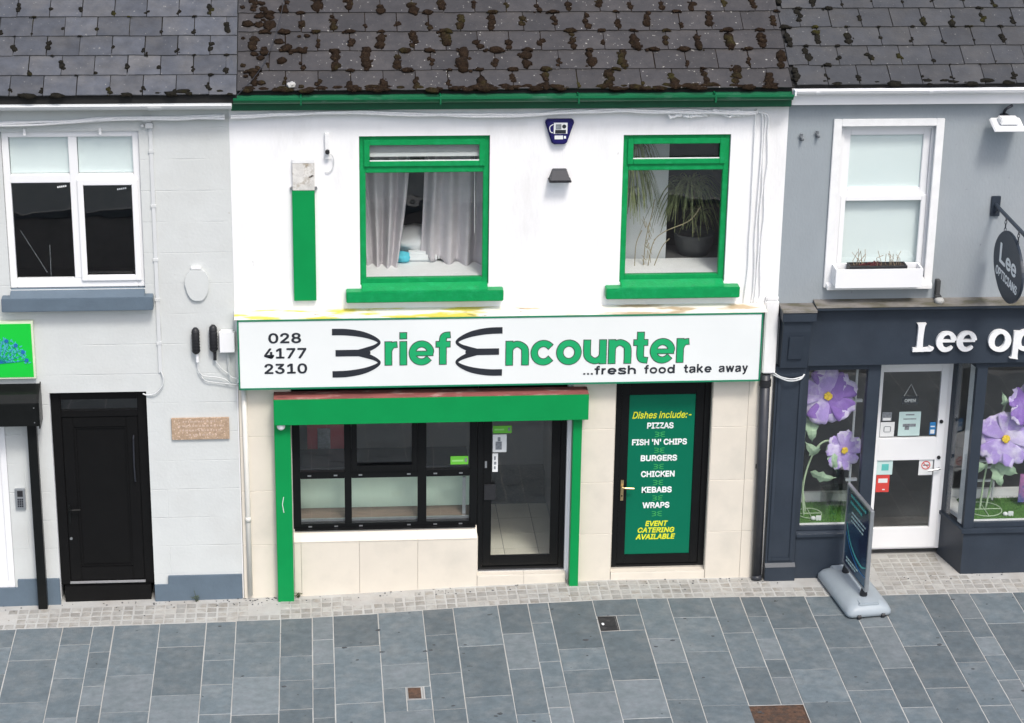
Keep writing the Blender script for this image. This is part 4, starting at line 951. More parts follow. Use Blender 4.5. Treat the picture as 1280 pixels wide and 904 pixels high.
wt = MB().box(5.80, 5.948, -.075, .015, 2.62, 3.47).box(5.805, 5.945, -.06, .015, 3.47, 3.52); tag(wt.build('pipe_boxing', 'white_wall', None, .012), 'lumpy white painted boxing at the right end of the shop sign', 'boxing')
lo = MB().tube(spline([(5.93,-.05,2.60),(6.0,-.12,2.585),(6.1,-.15,2.56),(6.22,-.14,2.575),(6.27,-.11,2.62)], 6), .010, 6).tube(spline([(5.93,-.05,2.63),(6.0,-.12,2.60),(6.12,-.16,2.585),(6.25,-.13,2.60)], 6), .008, 6)
tag(lo.build('looped_cable', 'cable_pale', None, smooth=True), 'grey cables looped across the foot of the dark console', 'cable')

# curtains, blind, bedding behind the left upstairs window
def curtain(name, top, bot, y, folds, label, seed, amp=.075):
    q = random.Random(seed); mb = MB(); nu, nv = 80, 30; (ta, tb, tz), (ba, bb, bz) = top, bot
    for j in range(nv+1):
        v = j/nv; e = v**1.6
        for i in range(nu+1):
            u = i/nu; x = (ta+(tb-ta)*u)*(1-e)+(ba+(bb-ba)*u)*e
            d = amp*math.sin(u*folds*2*math.pi+.9*math.sin(v*2+u*3))*(.75+.3*math.sin(v*4+u*7))
            z = tz+(bz-tz)*v + (.045*math.sin(u*5+seed)+.02*math.sin(u*folds*6.28))*v**3
            mb.v.append(Vector((x, y+d+.05*v*math.sin(u*4+seed), z)))
    for j in range(nv):
        for i in range(nu): mb.f.append((j*(nu+1)+i, j*(nu+1)+i+1, (j+1)*(nu+1)+i+1, (j+1)*(nu+1)+i))
    o = mb.build(name, 'curtain', None, smooth=True); md_ = o.modifiers.new('thick', 'SOLIDIFY'); md_.thickness = .004
    return tag(o, label, 'curtain', 'curtains in the takeaway window')
curtain('curtain', (1.26, 1.94, 5.42), (1.40, 1.76, 3.66), .52, 4, 'lilac grey curtain gathered to a point, left of the dark gap', 1)
curtain('curtain', (2.10, 3.02, 5.42), (2.04, 2.92, 3.76), .60, 5, 'wide lilac grey curtain, right of the dark gap', 2)
bd = thing('venetian_blind', (2.05, .2, 5.1), 'white slatted blind pulled up behind the top light of the curtained window', 'blind')
MB().box(1.44, 2.68, .12, .15, 5.25, 5.31).build('headrail', 'blind', bd)
for k in range(8): MB().add([(1.45,.106,5.15+k*.0125),(2.67,.106,5.15+k*.0125),(2.67,.136,5.158+k*.0125),(1.45,.136,5.158+k*.0125)], [(0,1,2,3)]).build('slat', 'blind', bd)
MB().box(1.45, 2.67, .105, .135, 5.105, 5.145).build('bottom_rail', 'blind', bd)
MB().tube([(2.60,.22,5.2),(2.61,.24,4.2)], .004, 6).build('cord', 'cable_white', bd)
pb = MB().blob((2.05,.95,3.90), .42, .25, .17, None, .12, 3); tag(pb.build('pillow', 'cloth_white', None, smooth=True), 'white pillow seen in the gap between the curtains', 'pillow')
pb = MB().blob((1.84,.66,3.80), .10, .10, .06, None, .15, 3); tag(pb.build('blue_cloth', 'cloth_blue', None, smooth=True), 'folded turquoise cloth on the window board beside the left curtain', 'cloth')
wbx = MB().box(1.88, 2.25, .62, .74, 3.743, 3.86); tag(wbx.build('folded_sheet', 'cloth_white', None, .03), 'folded white sheet on the window board between the curtains', 'sheet')

# spider plants behind the right upstairs window
def spider(c, n, L, seed, mb, hang=1.):
    q = random.Random(seed)
    for k in range(n):
        a = q.uniform(0, 2*math.pi); l = L*q.uniform(.55,1.1); up_ = q.uniform(.2,.9); pts = []
        for i in range(8):
            t = i/7; rr = l*(t*.75); z = up_*l*.55*math.sin(t*2.1) - hang*l*.62*t*t
            pts.append((Vector((c[0]+rr*math.cos(a), c[1]+rr*math.sin(a)*.7, c[2]+z)), .0125*(1-t*.8)))
        s = Vector((-math.sin(a), math.cos(a), 0)); b0 = len(mb.v)
        for p, w in pts: mb.v += [p-s*w, p+Vector((0,0,-w*.5)), p+s*w]
        for i in range(7):
            o = b0+i*3; mb.f += [(o,o+1,o+4,o+3),(o+1,o+2,o+5,o+4)]
sp = thing('spider_plant', (5.14, .92, 3.72), 'spider plant with arching striped leaves in a grey pot on the right window board', 'plant')
B('plant_table', 4.81, 5.6, .68, 1.2, 3.66, 3.715, 'room_dark', main)
mb = MB(); spider((5.06,.88,4.50), 110, .66, 3, mb, 1.25); spider((5.2,.90,4.20), 40, .36, 4, mb, 1.3); spider((4.92,.84,4.46), 60, .56, 8, mb, 1.6); mb.build('leaves', 'leaf', sp)
MB().lathe([(.17,0),(.21,.10),(.23,.22),(.235,.25),(.22,.255),(.21,.23)], (5.14,.92,3.716), 24).build('pot', 'pot', sp, smooth=True)
MB().tube(spline([(5.14,.92,3.95),(5.10,.92,4.2),(5.12,.90,4.45)], 5), .012, 6).build('stalk', 'leaf_dry', sp)
hp = thing('hanging_plant', (4.28, .36, 4.2), 'hanging spider plant trailing down the left side of the right green window', 'plant')
mb = MB(); spider((4.34,.40,4.92), 110, .46, 5, mb, 2.3); spider((4.36,.38,5.14), 70, .40, 6, mb, 1.5); spider((4.33,.40,4.62), 30, .28, 16, mb, 2.2); mb.build('leaves', 'leaf', hp); MB().tube([(4.30,.38,5.6),(4.30,.38,4.6)], .006, 6).build('string', 'twig', hp)
tw = MB()
for pts in ([(4.55,.40,3.745),(4.60,.42,4.0),(4.72,.44,4.12),(5.0,.46,4.24),(5.12,.46,4.40)], [(4.62,.40,3.745),(4.70,.42,3.95),(4.78,.42,4.05)], [(4.50,.42,3.745),(4.52,.42,4.05),(4.58,.43,4.35),(4.60,.43,4.5)], [(4.40,.4,3.745),(4.41,.4,4.0),(4.47,.42,4.15)]):
    tw.tube(spline(pts, 5), .005, 6)
for k in range(24):
    q = random.Random(k+300); a = Vector((4.55+q.uniform(-.04,.06), .42, 3.75+q.uniform(0,.45))); tw.tube([a, a+Vector((q.uniform(-.05,.05), q.uniform(-.03,.03), q.uniform(.04,.12)))], .004, 4)
tag(tw.build('dried_stems', 'leaf_dry', None), 'dry straw-coloured stems standing on the right window board left of the pot', 'stems')

# ------------------------------------------------------------------ inside the takeaway
ct = thing('display_counter', (1.6, .6, .17), 'pale mint counter with a brown shelf behind the lower shop window panes', 'counter')
MB().box(.50, 2.60, .22, .52, .70, .835).build('shelf', 'wood', ct); MB().box(.50, 2.60, .192, .219, .70, .845).build('shelf_edge', 'alu', ct)
MB().add([(.50,.53,.80),(2.60,.53,.80),(2.60,.62,1.26),(.50,.62,1.26),(.50,.60,.80),(2.60,.60,.80),(2.60,.69,1.26),(.50,.69,1.26)], [(0,1,2,3),(7,6,5,4),(0,4,5,1),(1,5,6,2),(2,6,7,3),(3,7,4,0)]).build('back_panel', 'mint', ct)
MB().box(.50, 2.60, .60, 1.15, 1.262, 1.30).build('counter_top', 'lamp_grey', ct); MB().box(2.50, 2.535, .25, .28, .836, 1.30).build('upright', 'alu', ct)
fg = thing('drinks_fridge', (1.05, 1.4, .17), 'red drinks fridge standing at the back left behind the shop window', 'fridge')
MB().box(.75, 1.22, 1.30, 1.9, .17, 2.2).build('body', 'red', fg, .01)
for k in range(3): MB().box(.87, 1.02, 1.285, 1.299, .5+k*.55, .95+k*.55).build('glass_front', 'grey_print', fg)
nb_ = MB().box(1.35, 2.45, 2.0, 2.04, 1.35, 2.3); tag(nb_.build('menu_board', 'room_grey', None), 'grey menu board on the back wall of the takeaway', 'board')
# stickers on the takeaway glass
def sticker(name, x0, x1, z0, z1, y, m, label, deco=()):
    t = thing(name, ((x0+x1)/2, y, z0), label, 'sticker'); MB().box(x0, x1, y, y+.0015, z0, z1).build('sheet', m, t)
    for nm, a, b, c, d, mm in deco: MB().box(x0+(x1-x0)*a, x0+(x1-x0)*b, y-.002, y-.0004, z0+(z1-z0)*c, z0+(z1-z0)*d).build(nm, mm, t)
    return t
sticker('lime_sticker', 2.355, 2.555, 1.505, 1.605, .145, 'lime', 'lime green sticker in the corner of the right shop window pane', (('print',.08,.72,.35,.55,'lime2'),('print',.80,.93,.3,.75,'grey_print')))
sticker('lime_sticker', 2.83, 3.04, 1.87, 1.96, .155, 'lime', 'olive lime sticker at the top left of the takeaway door glass', (('print',.08,.6,.4,.6,'lime2'),('print',.80,.93,.3,.75,'grey_print')))
sticker('notice', 2.83, 2.985, 1.64, 1.855, .155, 'paper', 'small white notice with a dark drawing on the takeaway door glass', (('drawing',.2,.65,.15,.6,'grey_print'),('drawing',.35,.55,.62,.85,'grey_print')))
sticker('door_notice', 2.828, 2.89, 1.40, 1.625, .155, 'paper', 'narrow upright white pull sticker on the takeaway door below the notice', (('print',.3,.6,.15,.3,'grey_print'),('print',.3,.7,.4,.55,'grey_print'),('print',.3,.6,.65,.85,'grey_print')))

# menu poster on the black door
mp_ = thing('menu_poster', (4.73, .12, .36), 'tall green menu poster with white dish names filling the right black door', 'poster')
MB().box(4.356, 5.104, .120, .1265, .30, 2.315).build('sheet', 'menu_green', mp_)
MY = .1185
text_part('heading', 'Dishes include:-', 4.395, 5.065, 2.030, 2.115, MY, 'menu_yellow', mp_, .014, .25)
for s_, a, b, z in (('PIZZAS',4.565,4.865,1.905),("FISH 'N' CHIPS",4.400,5.025,1.705),('BURGERS',4.505,4.920,1.508),('CHICKEN',4.515,4.900,1.312),('KEBABS',4.530,4.875,1.117),('WRAPS',4.545,4.855,.925)):
    text_part('dish_name', s_, a, b, z, z+.075, MY, 'menu_white', mp_, .03)
for z in (1.835, 1.640, 1.440, 1.243, 1.050, .855):
    mb = MB()
    for sgn in (-1, 1):
        c = 4.714
        P = lambda u, w: (c+sgn*(-.058+u*.05), z+w, .0035)
        mb.ribbon([P(0,.028),P(.6,.026),P(1,.014),P(.5,.0)], MY+(.0 if sgn>0 else .0004), .0015, n=3); mb.ribbon([P(0,-.028),P(.6,-.026),P(1,-.014),P(.5,-.0005)], MY-.0004, .0015, n=3); mb.ribbon([P(.1,0),P(.6,0)], MY-.0008, .0015, n=2)
    mb.build('emblem', 'menu_lime', mp_)
for s_, a, b, z in (('EVENT',4.585,4.845,.700),('CATERING',4.500,4.925,.618),('AVAILABLE',4.480,4.935,.535)):
    text_part('footer', s_, a, b, z, z+.066, MY, 'menu_yellow', mp_, .03, .2)

# ================================================================== things on the left building
gs = thing('shop_sign', (-2.8, -.03, 2.7), 'bright green square sign with a blue tree emblem at the left edge', 'sign')
MB().box(-3.75, -2.150, -.055, .019, 2.70, 3.355).build('frame', 'sign_edge', gs, .004); MB().box(-3.73, -2.172, -.060, -.0555, 2.722, 3.333).build('panel', 'tree_green', gs)
tr_ = MB(); tb_ = MB(); q = random.Random(8); cx_, cz_ = -2.55, 2.885
for k in range(260):
    a = q.uniform(0, math.pi); r_ = math.sqrt(q.uniform(.08,1)); x_, z_ = cx_+.33*r_*math.cos(a), cz_+.29*r_*math.sin(a)
    b = q.uniform(0,3); tr_.ribbon([(x_,z_,.005),(x_+.016*math.cos(b),z_+.016*math.sin(b),.0075),(x_+.032*math.cos(b),z_+.032*math.sin(b),.003)], -.0640-.00001*k, .003, n=2)
for k in range(13):
    a = math.pi*(k+.5)/13; tb_.ribbon([(cx_,2.885,.004),(cx_+.16*math.cos(a),cz_+.12*math.sin(a),.003),(cx_+.30*math.cos(a),cz_+.27*math.sin(a),.002)], -.0675-.0001*k, .002, n=4)
tr_.build('foliage', 'emblem_cyan', gs); tb_.build('branches', 'emblem_blue', gs)
for k in range(9):
    a = math.pi*(k*.115+.04); MB().prism_y([(cx_+.315*math.cos(a)+.024*math.cos(b*1.047+.3), cz_+.275*math.sin(a)+.024*math.sin(b*1.047+.3)) for b in range(6)], -.0705, -.062).build('berry', 'emblem_blue', gs)
MB().box(-2.64, -2.60, -.0665, -.0602, 2.76, 2.87).build('trunk', 'emblem_blue', gs)
bs = thing('roller_shutter', (-2.8, -.12, 0), 'black shutter housing with a single black rail at the left edge', 'shutter')
MB().prism_x([(-.255,2.225),(-.255,2.49),(-.16,2.56),(.019,2.62),(.019,2.225)], -3.9, -2.125).build('housing', 'black_metal', bs, .005)
MB().prism_x([(-.265,2.2),(-.265,2.5),(-.165,2.575),(.019,2.637),(.019,2.2)], -2.124, -2.112).build('end_plate', 'black_metal', bs)
for z, y in ((2.52,-.20),(2.44,-.2565),(2.27,-.2565)): MB().tube([(-2.17,y,z),(-2.17,y-.006,z)], .007, 8).build('rivet', 'steel', bs)
MB().box(-2.275, -2.175, -.115, -.013, -.05, 2.224).build('guide_rail', 'black_metal', bs, .004)
kp = thing('door_keypad', (-2.41, 0, 1.14), 'small silver entry keypad between the white door frame and the black rail', 'keypad')
MB().box(-2.465, -2.355, -.012, .019, 1.14, 1.385).build('plate', 'alu', kp, .004)
MB().box(-2.44, -2.38, -.016, -.0122, 1.29, 1.36).build('screen', 'black_plastic', kp)
for r in range(4):
    for c_ in range(3): MB().box(-2.442+c_*.022, -2.425+c_*.022, -.016, -.0122, 1.165+r*.027, 1.185+r*.027).build('key', 'lamp_grey', kp)
pq = thing('stone_plaque', (-.41, 0, 1.93), 'brown pink stone name plaque on the pale wall right of the black door', 'plaque')
MB().box(-.725, -.095, -.008, .019, 1.93, 2.185).build('tablet', 'plaque', pq, .003)
pk = MB(); q = random.Random(4)
for r, (a, b) in enumerate(((-.60,-.24),(-.65,-.16),(-.64,-.18),(-.54,-.28))):
    x = a; pk = MB()
    while x < b: w = q.uniform(.012,.03); pk.box(x, x+w, -.0095, -.0078, 2.135-r*.052, 2.155-r*.052); x += w+q.uniform(.008,.02)
    pk.build('worn_inscription', 'worn_letter', pq)
ov = thing('oval_cover', (-.39, 0, 3.53), 'pale oval cover plate painted over on the left wall above the black cable joints', 'cover')
P = [(-.39+.135*math.cos(a)*(1 if math.sin(a) > 0 else .93), 3.735+(.185 if math.sin(a) > 0 else .20)*math.sin(a)) for a in [2*math.pi*i/28 for i in range(28)]]
P = [(x, max(z, 3.545)) for x, z in P]
MB().prism_y(P, -.012, .0195).build('plate', 'pale_wall', ov, .004); MB().box(-.45, -.34, -.016, .019, 3.905, 3.935).build('hinge', 'white_paint', ov, .004)
for k, (x, zt, zb, lb) in enumerate(((-.425,3.25,2.95,'black ribbed cable joint on the pale wall, the one farther from the white box'),(-.235,3.28,2.97,'black ribbed cable joint on the pale wall, the one next to the white box'))):
    t = thing('cable_joint', (x, -.03, zb), lb, 'cable joint', 'black cable joints on the left wall')
    MB().tube([(x,-.028,zb),(x,-.03,zb+.02),(x,-.032,zt-.03),(x,-.028,zt)], [.022,.042,.042,.018], 14).build('body', 'black_plastic', t, smooth=True)
    for j in range(7): MB().tube([(x,-.03,zb+.03+j*.035),(x,-.03,zb+.042+j*.035)], .0455, 14).build('rib', 'black_plastic', t)
    MB().tube([(x+.01,-.02,zb),(x+.01,-.02,zb-.10)], .018, 10).build('gland', 'white_pvc' if k == 0 else 'black_plastic', t)
jb = thing('junction_box', (-.085, -.03, 2.96), 'white plastic junction box touching the left end of the shop sign', 'box')
MB().box(-.172, -.004, -.075, .019, 2.965, 3.215).build('box', 'white_pvc', jb, .02); MB().box(-.168, -.008, -.079, -.0755, 2.975, 3.205).build('lid', 'white_pvc', jb, .012)
cable('loose_cable', [[(-.41,-.02,2.84),(-.41,-.02,2.76),(-.36,-.02,2.69),(-.22,-.02,2.67),(-.12,-.02,2.64),(-.06,-.02,2.58)], [(-.23,-.02,2.95),(-.22,-.02,2.86),(-.15,-.02,2.76),(-.08,-.02,2.70),(-.07,-.02,2.64)], [(-.085,-.02,2.96),(-.085,-.02,2.80),(-.07,-.03,2.69),(-.01,-.04,2.66),(.03,-.05,2.67)], [(-.40,-.01,2.72),(-.34,-.01,2.63),(-.2,-.01,2.60),(-.02,-.02,2.58),(.03,-.03,2.58)], [(-.075,-.015,2.96),(-.072,-.015,2.72)]], .0055, 'cable_pale', 'loose pale cables hanging below the white junction box')
po = MB().tube([(-2.27,.35,4.25),(-2.02,.42,3.75)], .005, 6).tube([(-1.98,.45,4.05),(-1.985,.45,3.70)], .005, 6); tag(po.build('pane_streak', 'fixing', None), 'pale thin streak lines inside the dark left pane of the white window', 'streak')  # two thin rods that draw pale streak lines behind the pane

# ================================================================== things on the optician's
ls = thing('shop_sign', (8.6, -.09, 2.8), 'raised white serif letters spelling the optician name on the dark fascia', 'sign')
YL = -.125
def let(strokes, close=(), name='letter'):
    mb = MB()
    for k, p in enumerate(strokes): mb.ribbon(p, YL-.001*k, .04, close=(k in close), n=8)
    return mb.build(name, 'white_paint', ls)
x = 7.475; z = 2.868
let([[(x+.078,z+.335,.052),(x+.078,z+.29,.036),(x+.073,z+.16,.033),(x+.073,z+.06,.036),(x+.073,z,.05)], [(x-.005,z+.022,.022),(x+.08,z+.022,.02),(x+.15,z+.024,.02),(x+.195,z+.03,.026),(x+.208,z+.055,.030)]])
def e_(x): 
    r, h = .105, .115; cx, cz = x+r, z+h
    arc = [(cx-.085, cz+.005, .014)]+[(cx+(r-.022)*math.cos(a), cz+(h-.016)*math.sin(a), w) for a, w in ((.08,.030),(.7,.028),(1.4,.017),(2.2,.027),(2.9,.034),(3.5,.035),(4.2,.029),(4.8,.020),(5.3,.018),(5.65,.010))]
    let([arc[1:], [(cx-.08,cz+.006,.013),(cx+.09,cz+.006,.013)]])
e_(7.745); e_(7.975)
def o_(cx, cz, r, h): return [(cx+(r-.028)*math.cos(a), cz+(h-.018)*math.sin(a), .019+.017*abs(math.cos(a+.25))) for a in [i*math.pi/6 for i in range(12)]]
let([o_(8.452, z+.115, .122, .125)], close=(0,))
let([[(8.645,z+.225,.038),(8.640,z+.1,.034),(8.635,z-.06,.034),(8.630,z-.10,.05)], o_(8.745, z+.115, .112, .122)], close=(1,))
for s_, a, b, zt in (('t',8.89,9.02,.30),('i',9.06,9.13,.32),('c',9.17,9.36,.235),('i',9.40,9.47,.32),('a',9.51,9.70,.235),('n',9.74,9.94,.235),('s',9.98,10.14,.235)): text_part('letter', s_, a, b, z, z+zt, YL, 'white_paint', ls, .03, 0, .04)

hs = thing('hanging_sign', (8.30, -.6, 3.6), 'dark oval sign hanging on chains from a wall bracket', 'sign')
MB().box(8.25, 8.35, -.012, .0175, 4.40, 4.625).build('wall_plate', 'shop_grey', hs, .003)
MB().tube([(8.30,-.012,4.53),(8.30,-1.32,4.53)], .022, 10).build('arm', 'shop_grey', hs); MB().blob((8.30,-1.33,4.53), .032,.032,.032, None, 0, 2).build('finial', 'shop_grey', hs, smooth=True)
MB().prism_x([(-.012,4.42),(-.012,4.45),(-.10,4.51),(-.10,4.49)], 8.29, 8.31).build('gusset', 'shop_grey', hs)
el = [(-.66+.53*math.cos(a), 4.03+.36*math.sin(a)*(1-.06*math.cos(2*a))) for a in [2*math.pi*i/40 for i in range(40)]]
MB().prism_x(el, 8.285, 8.315).build('disc', 'shop_grey', hs, .005)
for y in (-.42, -.90):
    ch = MB()
    for k in range(5):
        zc = 4.50-k*.042
        P = [Vector(((.011*math.cos(a) if k % 2 else 0), (0 if k % 2 else .011*math.cos(a)), .026*math.sin(a)))+Vector((8.30,y,zc)) for a in [i*math.pi/5 for i in range(10)]]
        ch.tube(P+[P[0]], .0042, 5, cap=False)
    ch.build('chain', 'lamp_grey', hs)
# lettering on the face turned to the street's left: runs outwards from the wall
XF = Matrix(((0,1,0,8.2845),(-1,0,0,0),(0,0,1,0),(0,0,0,1)))
text_part('lettering', 'L', .36, .58, 4.00, 4.22, -.0025, 'menu_white', hs, .018, 0, .002, XF); text_part('lettering', 'ee', .60, .98, 4.00, 4.14, -.0025, 'menu_white', hs, .018, 0, .002, XF)
text_part('lettering', 'OPTICIANS', .27, 1.06, 3.84, 3.94, -.0025, 'menu_white', hs, .018, 0, .002, XF)

fl = thing('floodlight', (8.30, -.1, 5.35), 'white floodlight with a grey hook fitting on the blue-grey wall', 'lamp')
MB().add([(8.12,-.30,5.43),(8.47,-.30,5.43),(8.47,-.06,5.50),(8.12,-.06,5.50),(8.14,-.30,5.455),(8.45,-.30,5.455),(8.45,-.06,5.525),(8.14,-.06,5.525)], [(0,3,2,1),(4,5,6,7),(0,1,5,4),(1,2,6,5),(2,3,7,6),(3,0,4,7)]).build('tray', 'white_pvc', fl, .004)
MB().box(8.20, 8.40, -.25, -.10, 5.49, 5.56).build('gear_box', 'white_paint', fl, .01); MB().box(8.26, 8.34, -.10, .017, 5.50, 5.55).build('arm', 'lamp_grey', fl)
MB().tube(spline([(8.30,.0,5.55),(8.29,-.05,5.60),(8.31,-.09,5.64),(8.36,-.07,5.66)], 5), .016, 8).build('hook', 'lamp_grey', fl)
for x_, z_, lb in ((6.10,5.31,'corroded grey fixing bolt on the blue-grey wall, nearer the white wall'),(6.27,5.34,'small grey fixing stub on the blue-grey wall, nearer the white window')):
    t = MB().box(x_-.014, x_+.014, -.012, .0175, z_-.04, z_+.035).tube([(x_,-.012,z_),(x_+.01,-.05,z_-.02)], .012, 8).tube([(x_-.03,-.003,z_+.02),(x_+.025,-.003,z_-.02)], .006, 6); tag(t.build('wall_fixing', 'fixing', None), lb, 'bolt')
sb = MB().box(7.70, 7.745, -.06, .0175, 3.50, 3.68).box(7.69, 7.76, -.085, -.02, 3.485, 3.51).tube([(7.72,-.04,3.55),(7.725,-.06,3.46)], .012, 8); tag(sb.build('wall_bracket', 'pot', None, .004), 'rusty dark bracket above the dark cornice right of the flower box', 'bracket')
wb_ = MB().blob((7.73,-.12,3.465), .055, .05, .04, None, .15, 2); tag(wb_.build('plaster_lump', 'mortar', None, smooth=True), 'pale lump of mortar lying on the dark cornice below the bracket', 'lump')
# window box
pb_ = thing('flower_box', (7.0, -.13, 3.65), 'white window box holding a black trough of withered plants', 'planter')
bx_ = MB().box(6.525, 7.49, -.225, -.205, 3.665, 3.875).box(6.525, 7.49, -.02, .0, 3.665, 3.875).box(6.525, 6.545, -.205, -.02, 3.665, 3.875).box(7.47, 7.49, -.205, -.02, 3.665, 3.875).box(6.545, 7.47, -.205, -.02, 3.665, 3.69); bx_.build('box', 'white_pvc', pb_)
tg = frame_bars(6.68, 7.32, 0, .15, .02, 0, 1); mbt = MB().box(6.68, 7.32, -.19, -.175, 3.80, 3.90).box(6.68, 7.32, -.05, -.035, 3.80, 3.90).box(6.68, 6.695, -.175, -.05, 3.80, 3.90).box(7.305, 7.32, -.175, -.05, 3.80, 3.90); mbt.build('trough', 'black_plastic', pb_); MB().box(6.695, 7.305, -.175, -.05, 3.80, 3.888).build('soil', 'soil', pb_)
mb = MB(); spider((6.96,-.11,3.885), 60, .13, 11, mb, .6); spider((6.84,-.11,3.88), 20, .09, 12, mb, .8); mb.build('leaves', 'burgundy', pb_)
mb = MB()
for k in range(20):
    q = random.Random(k+70); a = Vector((q.choice([6.78,6.82,7.15,7.2,7.0])+q.uniform(-.06,.06), -.11+q.uniform(-.04,.04), 3.87)); mb.tube([a, a+Vector((q.uniform(-.03,.03), q.uniform(-.03,.03), q.uniform(.05,.12))), a+Vector((q.uniform(-.06,.06), q.uniform(-.03,.03), q.uniform(.10,.20)))], .0035, 4)
mb.build('stems', 'twig', pb_)

# giant paper flowers in the display windows
def paper_flower(c, r, nrm, seed, stem, label, dark=False):
    t = thing('paper_flower', (stem[0][0], stem[0][1], stem[0][2]), label, 'flower', 'giant paper flowers in the display windows')
    q = random.Random(seed); c = Vector(c); n_ = Vector(nrm).normalized(); u = n_.orthogonal().normalized(); v = n_.cross(u)
    ph = q.uniform(0, 6)
    for k in range(5):
        a = ph+k*math.pi*.4+q.uniform(-.12,.12); d = u*math.cos(a)+v*math.sin(a); s = n_.cross(d); mb = MB(); l = r*q.uniform(.88,1.06); lay = .004*(k % 2)+.002*k
        N, Mm = 9, 11
        for i in range(N+1):
            f = i/N
            for j in range(Mm+1):
                w = (j/Mm-.5)*2; wd = r*.95*math.sin(min(1,f*1.15+.10)*math.pi*.62)
                rad = l*f*(1-.22*w*w*f)+.01*math.sin(w*9+seed)*f
                p = c+d*rad+s*(w*wd)+n_*(lay+r*(.20*f-.26*f*f+.06*math.sin(w*7+k)*f*f+.09*w*w*f+.05*math.sin(w*15+k*2)*f**4)); p += d*(r*.04*math.sin(w*11+k+seed)*f**3)
                mb.v.append(p)
        for i in range(N):
            for j in range(Mm): mb.f.append((i*(Mm+1)+j, i*(Mm+1)+j+1, (i+1)*(Mm+1)+j+1, (i+1)*(Mm+1)+j))
        o = mb.build('petal', 'petal_dark' if (dark and k < 3) else 'petal', t, smooth=True); m_ = o.modifiers.new('thick', 'SOLIDIFY'); m_.thickness = .004
        o.data.materials.append(MT['petal_tip'])
        for pi, pg in enumerate(o.data.polygons):
            if pi//Mm >= N-2-(q.random() < .4): pg.material_index = 1
    mb = MB()
    for k in range(40):
        a = q.uniform(0,6.28); rr = r*.13*math.sqrt(q.random()); p = c+(u*math.cos(a)+v*math.sin(a))*rr+n_*(.035); mb.blob(p, .018,.018,.018, None, .2, 1, k)
    mb.build('centre', 'pollen', t)
    if len(stem) > 1: MB().tube(spline(stem, 6), .012, 8).build('stem', 'stem', t, smooth=True)
    return t
def paper_leaf(t, base, tip, w, bend=(0,-.1,0)):
    b, e = Vector(base), Vector(tip); d = e-b; s = d.cross(Vector((0,1,.2))).normalized(); mb = MB(); N = 8
    for i in range(N+1):
        f = i/N; c = b+d*f+Vector(bend)*math.sin(f*math.pi); ww = w*math.sin(min(1,f*1.05)**.7*math.pi)*(1+.3*math.sin(f*20))
        mb.v += [c-s*ww, c+Vector((0,-.012,0)), c+s*ww]
    for i in range(N): o = i*3; mb.f += [(o,o+1,o+4,o+3),(o+1,o+2,o+5,o+4)]
    o = mb.build('leaf', 'paper_leaf', t); m_ = o.modifiers.new('thick', 'SOLIDIFY'); m_.thickness = .003
f1 = paper_flower((6.645,.28,2.20), .30, (-.15,-1,.25), 21, [(6.50,.40,.70),(6.42,.44,1.3),(6.48,.42,1.9),(6.60,.33,2.18)], 'largest purple paper flower, at the top of the left display window', True)
paper_leaf(f1, (6.46,.40,1.95), (6.50,.30,1.62), .07)
f2 = paper_flower((6.86,.27,1.535), .215, (.35,-1,.15), 22, [(6.46,.30,.70),(6.43,.30,1.05),(6.48,.30,1.36),(6.58,.30,1.58),(6.70,.30,1.64),(6.82,.30,1.56)], 'smaller purple paper flower bent over on a pale green stem in the left display window')
paper_leaf(f2, (6.58,.29,1.50), (6.40,.26,1.66), .07); paper_leaf(f2, (6.50,.30,1.26), (6.80,.26,1.20), .06); paper_leaf(f2, (6.68,.29,1.6), (6.80,.27,1.26), .05)
ring = lambda c, r: [(c[0]+r*math.cos(a), c[1]+r*math.sin(a), c[2]) for a in [i*2*math.pi/24 for i in range(25)]]
MB().tube(ring((6.53,.32,.725), .14), .006, 6, cap=False).tube([(6.39,.32,.725),(6.67,.32,.725)], .006, 6).tube([(6.53,.18,.725),(6.53,.46,.725)], .006, 6).build('wire_base', 'stem', f2)
f3 = paper_flower((8.735,.22,1.66), .29, (-.1,-1,.2), 23, [(8.55,.35,.70),(8.57,.35,1.1),(8.62,.34,1.45),(8.72,.26,1.66)], 'large purple paper flower at the left of the right display window')
paper_leaf(f3, (8.56,.33,1.25), (8.40,.28,1.36), .08); paper_leaf(f3, (8.66,.30,1.36), (8.93,.26,1.20), .09); paper_leaf(f3, (8.64,.33,1.3), (8.76,.28,1.02), .06)
MB().tube(ring((8.60,.33,.725), .20), .006, 6, cap=False).tube([(8.40,.33,.725),(8.80,.33,.725)], .006, 6).tube([(8.60,.13,.725),(8.60,.53,.725)], .006, 6).build('wire_base', 'stem', f3)
f4 = paper_flower((8.97,.26,2.06), .24, (.3,-1,.3), 24, [(8.62,.36,.70),(8.70,.36,1.4),(8.72,.35,1.95),(8.80,.33,2.12),(8.93,.30,2.08)], 'purple paper flower cut off by the right edge of the picture', True)
paper_leaf(f4, (8.72,.35,2.02), (8.66,.30,2.22), .04)
for xa, xb, nm in ((6.33,7.14,'green artificial turf mat on the floor of the left display window'),(8.36,11.2,'green artificial turf mat on the floor of the right display window')):
    mb = MB().box(xa, xb, .085, .66, .701, .712); q = random.Random(3)
    for k in range(int(2600*(xb-xa)) if xb < 8 else 3000):
        x_, y_ = q.uniform(xa, min(xb, 9.4)), q.uniform(.085,.66); a = q.uniform(0,6.28); dx, dy = .004*math.cos(a), .004*math.sin(a)
        mb.add([(x_-dx,y_-dy,.711),(x_+dx,y_+dy,.711),(x_+q.uniform(-.01,.01),y_+q.uniform(-.01,.01),.735)], [(0,1,2)])
    tag(mb.build('turf_mat', 'turf', None), nm, 'turf')
